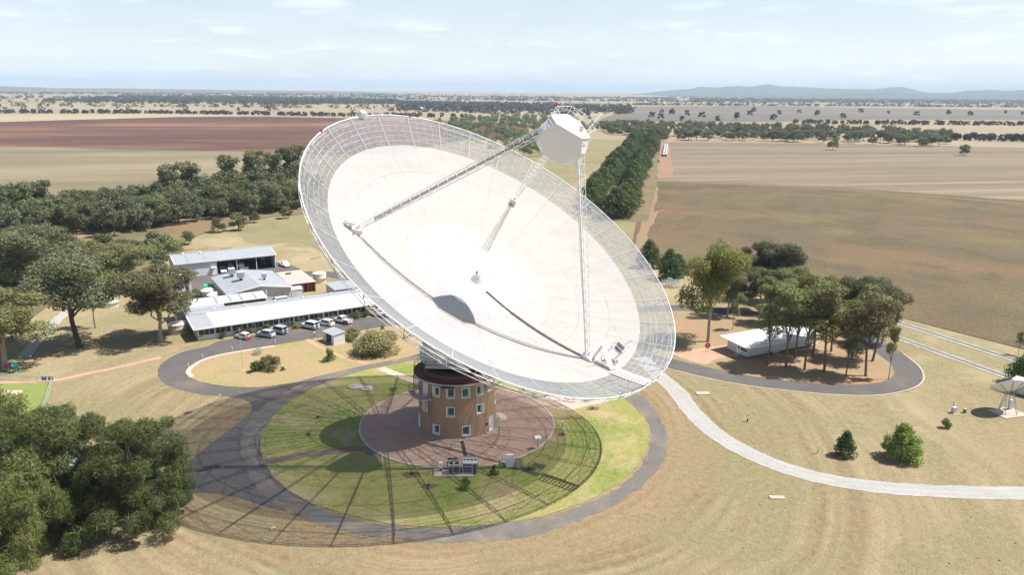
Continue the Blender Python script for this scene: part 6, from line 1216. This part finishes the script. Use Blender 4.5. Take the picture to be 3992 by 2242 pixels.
# small dish, container and boxes at the right edge
p = S(3928, 1612); sdish = empty('small_dish', (p.x, p.y, 0.05), 0.1, 'small white satellite dish on a tripod at the right edge', 'satellite dish')
quick('pad', M_KERB, sdish, lambda m: m.box(-2.0, 2.0, -1.5, 1.5, 0, 0.08)); sdish.scale = (1.3, 1.3, 1.3); Md = Matrix.Translation((-0.3, 0, 3.5)) @ Matrix.Rotation(R(10), 4, 'Y') @ Matrix.Rotation(R(-40), 4, 'X')
mm = MB(); mm.lathe([(0.1, 0), (0.9, 0.1), (1.7, 0.36), (2.35, 0.72), (2.37, 0.68), (1.7, 0.3), (0.9, 0.04), (0.1, -0.05)], 32); mm.v = [tuple(Md @ Vector(q)) for q in mm.v]; mm.build('reflector', WHITE, sdish, True)
mm = MB()
for k in range(8): a = R(45*k); mm.tube(Md @ Vector((0.7*math.cos(a), 0.7*math.sin(a), -0.35)), Md @ Vector((2.1*math.cos(a+0.2), 2.1*math.sin(a+0.2), 0.5)), 0.045, 5)
mm.path([Md @ Vector((0.75*math.cos(R(q*30)), 0.75*math.sin(R(q*30)), -0.36)) for q in range(12)], 0.06, 5, True); mm.build('back_frame', mat('frame_grey', (0.24, 0.24, 0.24), 0.6), sdish)
for k in range(3):
    a = R(120*k+40); quick('leg', GALV, sdish, lambda m: (m.tube((1.5*math.cos(a), 1.2*math.sin(a), 0.08), (-0.3+0.5*math.cos(a), 0.5*math.sin(a), 3.2), 0.07, 6), m.tube((1.5*math.cos(a+1.0), 1.2*math.sin(a+1.0), 0.08), (-0.3+0.5*math.cos(a), 0.5*math.sin(a), 3.2), 0.06, 6)))
quick('controller', GALV, sdish, lambda m: m.box(1.1, 1.6, 0.7, 1.1, 0.08, 1.5)); quick('feed', DARK, sdish, lambda m: [m.tube(Md @ Vector((2.1*math.cos(R(120*k)), 2.1*math.sin(R(120*k)), 0.6)), Md @ Vector((0, 0, 1.9)), 0.03, 4) for k in range(3)])
p = S(3955, 1545); bx_ = empty('equipment_container', (p.x+1.2, p.y+0.5, 0.05), R(-62), 'white equipment container cut by the right edge behind the small dish', 'container'); quick('body', WALLW, bx_, lambda m: m.box(-1.5, 6, 0, 2.6, 0.15, 2.7)); quick('roof', ROOFW, bx_, lambda m: m.box(-1.55, 6.05, -0.05, 2.65, 2.701, 2.8)); quick('base', DARK, bx_, lambda m: m.box(-1.4, 5.9, 0.1, 2.5, 0, 0.149))
p = S(3718, 1612); o = empty('service_box', (p.x, p.y, 0.05), 0.1, 'grey service box with a dark pipe on the red earth', 'box'); quick('body', mat('box_grey', (0.5, 0.49, 0.47), 0.6), o, lambda m: m.box(-0.4, 0.4, -0.3, 0.3, 0, 1.15)); quick('pipe', DARK, o, lambda m: m.tube((0.1, 0.5, 0), (0.1, 0.5, 1.9), 0.06, 6)); quick('step_slab', M_DIRT, o, lambda m: m.box(-0.7, 0.7, -0.9, -0.35, 0, 0.06))
p = S(3760, 1610); o = empty('bore_pump', (p.x, p.y, 0.05), 0, 'low dark green pump cover right of the grey service box', 'pump'); quick('body', mat('pump_green', (0.16, 0.18, 0.11), 0.7), o, lambda m: m.tube((0, 0, 0), (0, 0, 0.7), 0.28, 10, cap=True)); quick('cap', mat('pump_cap', (0.5, 0.45, 0.4), 0.7), o, lambda m: m.cyl((0, 0), 0.24, 0.7, 0.76, 10))
for x, y, l in ((1880, 1062, 'lone timber post in the grass right of the gravel track'), (2056, 1142, 'short pale post left of the small conical bush')):
    p = D(x, y); o = empty('timber_post', (p.x, p.y, 0), 0, l, 'post'); quick('post', TRUNKB if y < 1100 else GALV, o, lambda m: m.box(-0.09, 0.09, -0.09, 0.09, 0, 1.3)); quick('plate', WHITE, o, lambda m: m.box(-0.2, 0.2, -0.12, -0.095, 0.7, 1.1))
# garden fence, gate bins and play things at the left
FA = [S(-60, 1478), S(0, 1482), S(90, 1487), S(205, 1490)]; FB = [S(205, 1490), S(182, 1560), S(160, 1628), S(170, 1650)]
fn = empty('garden_fence', (FA[0].x, FA[0].y, 0), 0, 'low wire fence round the green lawn at the left edge', 'fence'); o_ = Vector((FA[0].x, FA[0].y, 0))
for seg in (FA, FB):
    for i in range(len(seg)-1):
        a_, b_ = seg[i]-o_, seg[i+1]-o_; n_ = max(2, int((b_-a_).length/2.4))
        for k in range(n_): c_ = a_.lerp(b_, k/n_); quick('fence_post', GALV, fn, lambda m: m.tube(c_, c_+Vector((0, 0, 1.15)), 0.035, 5))
        for h in (0.1, 1.12): quick('fence_rail', GALV, fn, lambda m: m.tube(a_+Vector((0, 0, h)), b_+Vector((0, 0, h)), 0.025, 4))
        def wires(m):
            Lg = (b_-a_).length; k = 0.0; d = (b_-a_).normalized()
            while k < Lg-0.5:
                m.tube(a_+d*k+Vector((0, 0, 0.1)), a_+d*(k+0.5)+Vector((0, 0, 1.1)), 0.007, 3); m.tube(a_+d*(k+0.5)+Vector((0, 0, 0.1)), a_+d*k+Vector((0, 0, 1.1)), 0.007, 3); k += 0.25
        wq = quick('wire_netting', GALV, fn, wires); wq['kind'] = 'stuff'
for x, l in ((175, 'blue notice board on the fence farther from the corner'), (200, 'blue notice board at the corner of the fence')):
    p = S(x, 1490); o = empty('notice_board', (p.x, p.y-0.1, 0), 0.0, l, 'sign'); quick('board', mat('sign_blue', (0.05, 0.14, 0.4), 0.5), o, lambda m: m.box(-0.45, 0.45, -0.06, -0.02, 0.4, 1.2)); quick('print', WHITE, o, lambda m: m.box(-0.2, 0.2, -0.07, -0.062, 0.95, 1.05))
p = S(63, 1453); o = empty('display_stand', (p.x, p.y, 0), 0.4, 'green and blue topped box on a post under the left gum', 'stand'); quick('post', GALV, o, lambda m: m.tube((0.2, 0, 0), (0.2, 0, 1.2), 0.06, 5)); quick('box', mat('stand_green', (0.06, 0.25, 0.10), 0.5), o, lambda m: m.box(-0.5, 0.3, -0.3, 0.3, 0.5, 1.5)); quick('lid', mat('lid_teal', (0.02, 0.35, 0.5), 0.4), o, lambda m: m.slab([(-0.6, -0.45, 1.6), (0.5, -0.45, 1.6), (0.5, 0.45, 1.8), (-0.6, 0.45, 1.8)], 0.1)); quick('base', M_KERB, o, lambda m: m.box(-0.3, 0.8, -0.3, 0.3, 0, 0.1))
p = S(30, 1450); o = empty('red_drum', (p.x, p.y, 0), 0, 'red drum on legs under the left gum', 'drum'); quick('drum', mat('drum_red', (0.45, 0.03, 0.06), 0.5), o, lambda m: m.tube((-0.35, 0, 1.15), (0.35, 0, 1.15), 0.42, 14, cap=True))
for x in (-0.3, 0.3): quick('leg', DARK, o, lambda m: m.tube((x, 0, 0), (x, 0, 0.8), 0.04, 5))
p = S(335, 1835); cv = empty('caravan', (p.x, p.y, 0.02), 0.35, 'pale blue-white caravan half hidden by the lower left casuarinas', 'caravan')
quick('body', mat('caravan_white', (0.62, 0.68, 0.72), 0.5), cv, lambda m: loft(m, [[(x, -1.1, 0.5), (x, 1.1, 0.5), (x, 1.1, z), (x, -1.1, z)] for x, z in ((-2.5, 2.2), (-2.1, 2.6), (2.1, 2.6), (2.5, 2.0))])); quick('window', GLASSD, cv, lambda m: m.box(-1.2, 0.2, -1.12, -1.102, 1.4, 2.1)); quick('door', WHITE, cv, lambda m: m.box(0.9, 1.6, -1.12, -1.102, 0.6, 2.3)); quick('awning', mat('awning_blue', (0.45, 0.58, 0.66), 0.6), cv, lambda m: m.slab([(-2.0, -3.0, 2.0), (2.0, -3.0, 2.0), (2.0, -1.1, 2.45), (-2.0, -1.1, 2.45)], 0.05))
for y in (-0.9, 0.9): quick('tyre', TYRE, cv, lambda m: m.tube((0, y-0.1, 0.33), (0, y+0.1, 0.33), 0.33, 12, cap=True))
p = S(182, 1832); pg = empty('play_frame', (p.x, p.y, 0.02), 0.25, 'white bar play frame on the green lawn behind the casuarinas', 'frame')
for x in (-1.5, 1.5): quick('upright', WHITE, pg, lambda m: (m.tube((x, -0.6, 0), (x, -0.6, 1.8), 0.06, 5), m.tube((x, 0.6, 0), (x, 0.6, 1.8), 0.06, 5), m.tube((x, -0.6, 1.8), (x, 0.6, 1.8), 0.06, 5)))
for y in (-0.6, 0.6): quick('crossbar', WHITE, pg, lambda m: m.tube((-1.5, y, 1.8), (1.5, y, 1.8), 0.06, 5))
# silo bags and trailer beside the far pines
for i, off in enumerate((0, 4.6)):
    a_ = D(1668+i*6.5, 394); b_ = D(1673+i*5.0, 366); d = (b_-a_); sb = empty('grain_bag', (a_.x, a_.y, 0.2), math.atan2(d.y, d.x), ('left' if i == 0 else 'right')+' of two long white grain bags beside the far pines', 'grain bag'); Lg = d.length
    quick('bag', mat('bag_white', (0.40, 0.41, 0.41), 0.5), sb, lambda m: [m.lathe([(0.1, -0.2), (0.1, -0.2)], 3) if False else m.tube((Lg*k/12, 0, 0.9), (Lg*(k+1)/12-0.6, 0, 0.9), 1.15, 12, 1.1, True) for k in range(12)]); quick('end_fold', DARK, sb, lambda m: m.tube((-0.3, 0, 0.8), (0, 0, 0.8), 0.9, 12, 1.1, True))
p = D(1658, 408); o = empty('field_bin', (p.x, p.y, 0.2), 0.4, 'small grey field bin on the bare red strip', 'bin'); quick('body', GALV, o, lambda m: m.prism([(-1, -1), (1, -1), (1, 1), (-1, 1)], 0.6, 2.6)); quick('hopper', DARK, o, lambda m: m.tube((0, 0, 0), (0, 0, 0.6), 0.4, 6, 1.2))
# farmhouses on the plain
for i, (x, y, c_) in enumerate(((1058, 275, WHITE), (1668, 262, WHITE), (1720, 262, WHITE), (2170, 263, ROOFG), (2230, 263, WHITE))):
    p = D(x, y); o = empty('farmhouse', (p.x, p.y, 0), R(15*i), '%s pale farm roof from the left among the far trees' % ORD[i], 'farmhouse', 'farm roofs on the plain'); quick('wall', WALLB, o, lambda m: m.box(-9, 9, -5, 5, 0, 4)); roof2(o, -10, 10, -6, 0, 6, 4.1, 6.5, 4.1, c_, 0.2)
# person beside the silver car
def person(loc, rz):
    J = {'pel': (0, 0, 0.95), 'ch': (0.02, 0, 1.28), 'nk': (0.02, 0, 1.47), 'hd': (0.05, 0, 1.62), 'ht': (0.04, 0, 1.74), 'ls': (0.0, 0.2, 1.42), 'le': (0.06, 0.29, 1.16), 'lw': (0.22, 0.26, 0.98), 'lh': (0.28, 0.25, 0.92), 'rs': (0.0, -0.2, 1.42), 're': (0.02, -0.3, 1.15), 'rw': (0.2, -0.26, 1.02), 'rh': (0.28, -0.24, 1.0), 'lp': (0, 0.1, 0.9), 'lk': (0.04, 0.12, 0.5), 'la': (-0.02, 0.13, 0.09), 'lt': (0.17, 0.15, 0.04), 'rp': (0, -0.1, 0.9), 'rk': (0.02, -0.12, 0.5), 'ra': (-0.03, -0.13, 0.09), 'rt': (0.16, -0.16, 0.04)}
    E_ = [('pel', 'ch'), ('ch', 'nk'), ('nk', 'hd'), ('hd', 'ht'), ('ch', 'ls'), ('ls', 'le'), ('le', 'lw'), ('lw', 'lh'), ('ch', 'rs'), ('rs', 're'), ('re', 'rw'), ('rw', 'rh'), ('pel', 'lp'), ('lp', 'lk'), ('lk', 'la'), ('la', 'lt'), ('pel', 'rp'), ('rp', 'rk'), ('rk', 'ra'), ('ra', 'rt')]
    rad = {'pel': .15, 'ch': .165, 'nk': .06, 'hd': .10, 'ht': .07, 'ls': .075, 'le': .052, 'lw': .038, 'lh': .04, 'rs': .075, 're': .052, 'rw': .038, 'rh': .04, 'lp': .10, 'lk': .068, 'la': .048, 'lt': .042, 'rp': .10, 'rk': .068, 'ra': .048, 'rt': .042}
    ks = list(J); me = bpy.data.meshes.new('person'); me.from_pydata([J[k] for k in ks], [(ks.index(a), ks.index(b)) for a, b in E_], []); o = bpy.data.objects.new('tmp', me); col.objects.link(o)
    o.modifiers.new('s', 'SKIN'); sv = me.skin_vertices[0].data
    for i, k in enumerate(ks): sv[i].radius = (rad[k], rad[k]*(1.25 if k in ('ch', 'pel') else 1)); sv[i].use_root = (k == 'pel')
    sm = o.modifiers.new('u', 'SUBSURF'); sm.levels = 1
    dg = bpy.context.evaluated_depsgraph_get(); bm_ = bpy.data.meshes.new_from_object(o.evaluated_get(dg)); bpy.data.objects.remove(o)
    for m_ in (mat('skin_tone', (0.45, 0.27, 0.19), 0.6), mat('shirt_red', (0.38, 0.06, 0.06), 0.8), mat('trousers_dark', (0.03, 0.03, 0.04), 0.9), mat('hair_dark', (0.04, 0.03, 0.02), 0.8)): bm_.materials.append(m_)
    for pl in bm_.polygons:
        z = pl.center.z; arm = abs(pl.center.y) > 0.2 and z < 1.2
        pl.material_index = 3 if (z > 1.66 or (z > 1.55 and pl.center.x < 0.0)) else 0 if (z > 1.48 or (arm and z < 1.08 and pl.center.x > 0.1)) else 1 if z > 0.98 else 2; pl.use_smooth = True
    po = link('person', bm_); po.location = (loc[0], loc[1], 0.045); po.rotation_euler.z = rz
    return tag(po, 'person in red top and dark trousers standing beside the silver car', 'person')
person((-40.6, 52.2), HD+1.2)

# ------------------------------------------------------------------ dry grass tufts over the site
def inside_np(P, poly):
    x, y = P[:, 0], P[:, 1]; c = np.zeros(len(P), bool); j = len(poly)-1
    for i in range(len(poly)):
        xi, yi = poly[i]; xj, yj = poly[j]
        if yi != yj: c ^= ((yi > y) != (yj > y)) & (x < (xj-xi)*(y-yi)/(yj-yi)+xi)
        j = i
    return c
def tufts(name, label, N, seed, size, m_, keep):
    rg = np.random.default_rng(seed); P = np.stack([rg.uniform(-95, 135, N), rg.uniform(-100, 62, N)], 1)
    f = 0.5+0.5*np.sin(P[:, 0]*0.21+1.3*np.sin(P[:, 1]*0.13+seed))*np.cos(P[:, 1]*0.17+1.1*np.sin(P[:, 0]*0.09)); P = P[rg.random(N) < 0.25+0.75*f]
    P = P[keep(P)]
    for e in EXCL: P = P[~inside_np(P, e)]
    n = len(P); h = size*(0.5+rg.random(n)); out = []
    for k in range(3):
        a = rg.uniform(0, 6.28, n); d = np.stack([np.cos(a), np.sin(a), 0*a], 1)*(h*0.75)[:, None]; lean = rg.normal(size=(n, 3))*0.35*h[:, None]; lean[:, 2] = h
        b = np.concatenate([P, np.full((n, 1), 0.015)], 1)
        out.append(np.stack([b-d, b+d, b+lean+d*0.3], 1))
    v = np.concatenate(out).reshape(-1, 3); tag(link(name, fast_mesh(name, v, [m_], quads=False)), label, 'grass', kind='stuff')
rr2 = lambda P: np.hypot(P[:, 0], P[:, 1])
TUFT = ground_mat('tuft_straw', ((0.52, 0.42, 0.27), (0.40, 0.31, 0.18)), (0.56, 0.46, 0.31), [((0.31, 0.27, 0.14), 0.05, 0.46, 0.62, 0.8)], fs=0.8, ls=0.06, bump=0)
tufts('dry_grass', 'short dry straw grass over the open ground', 45000, 5, 0.075, TUFT, lambda P: rr2(P) > 36.5)
tufts('weed_tufts', 'taller olive weeds dotted over the open ground', 400, 6, 0.14, ground_mat('weed_olive', ((0.26, 0.24, 0.11), (0.33, 0.28, 0.15)), (0.34, 0.28, 0.16), fs=0.8, ls=0.06, bump=0), lambda P: rr2(P) > 37.5)
tufts('lawn_tufts', 'green and straw lawn grass inside the ring road', 60000, 8, 0.09, M_LAWN, lambda P: (rr2(P) < 32.3) & (rr2(P) > 17.2))
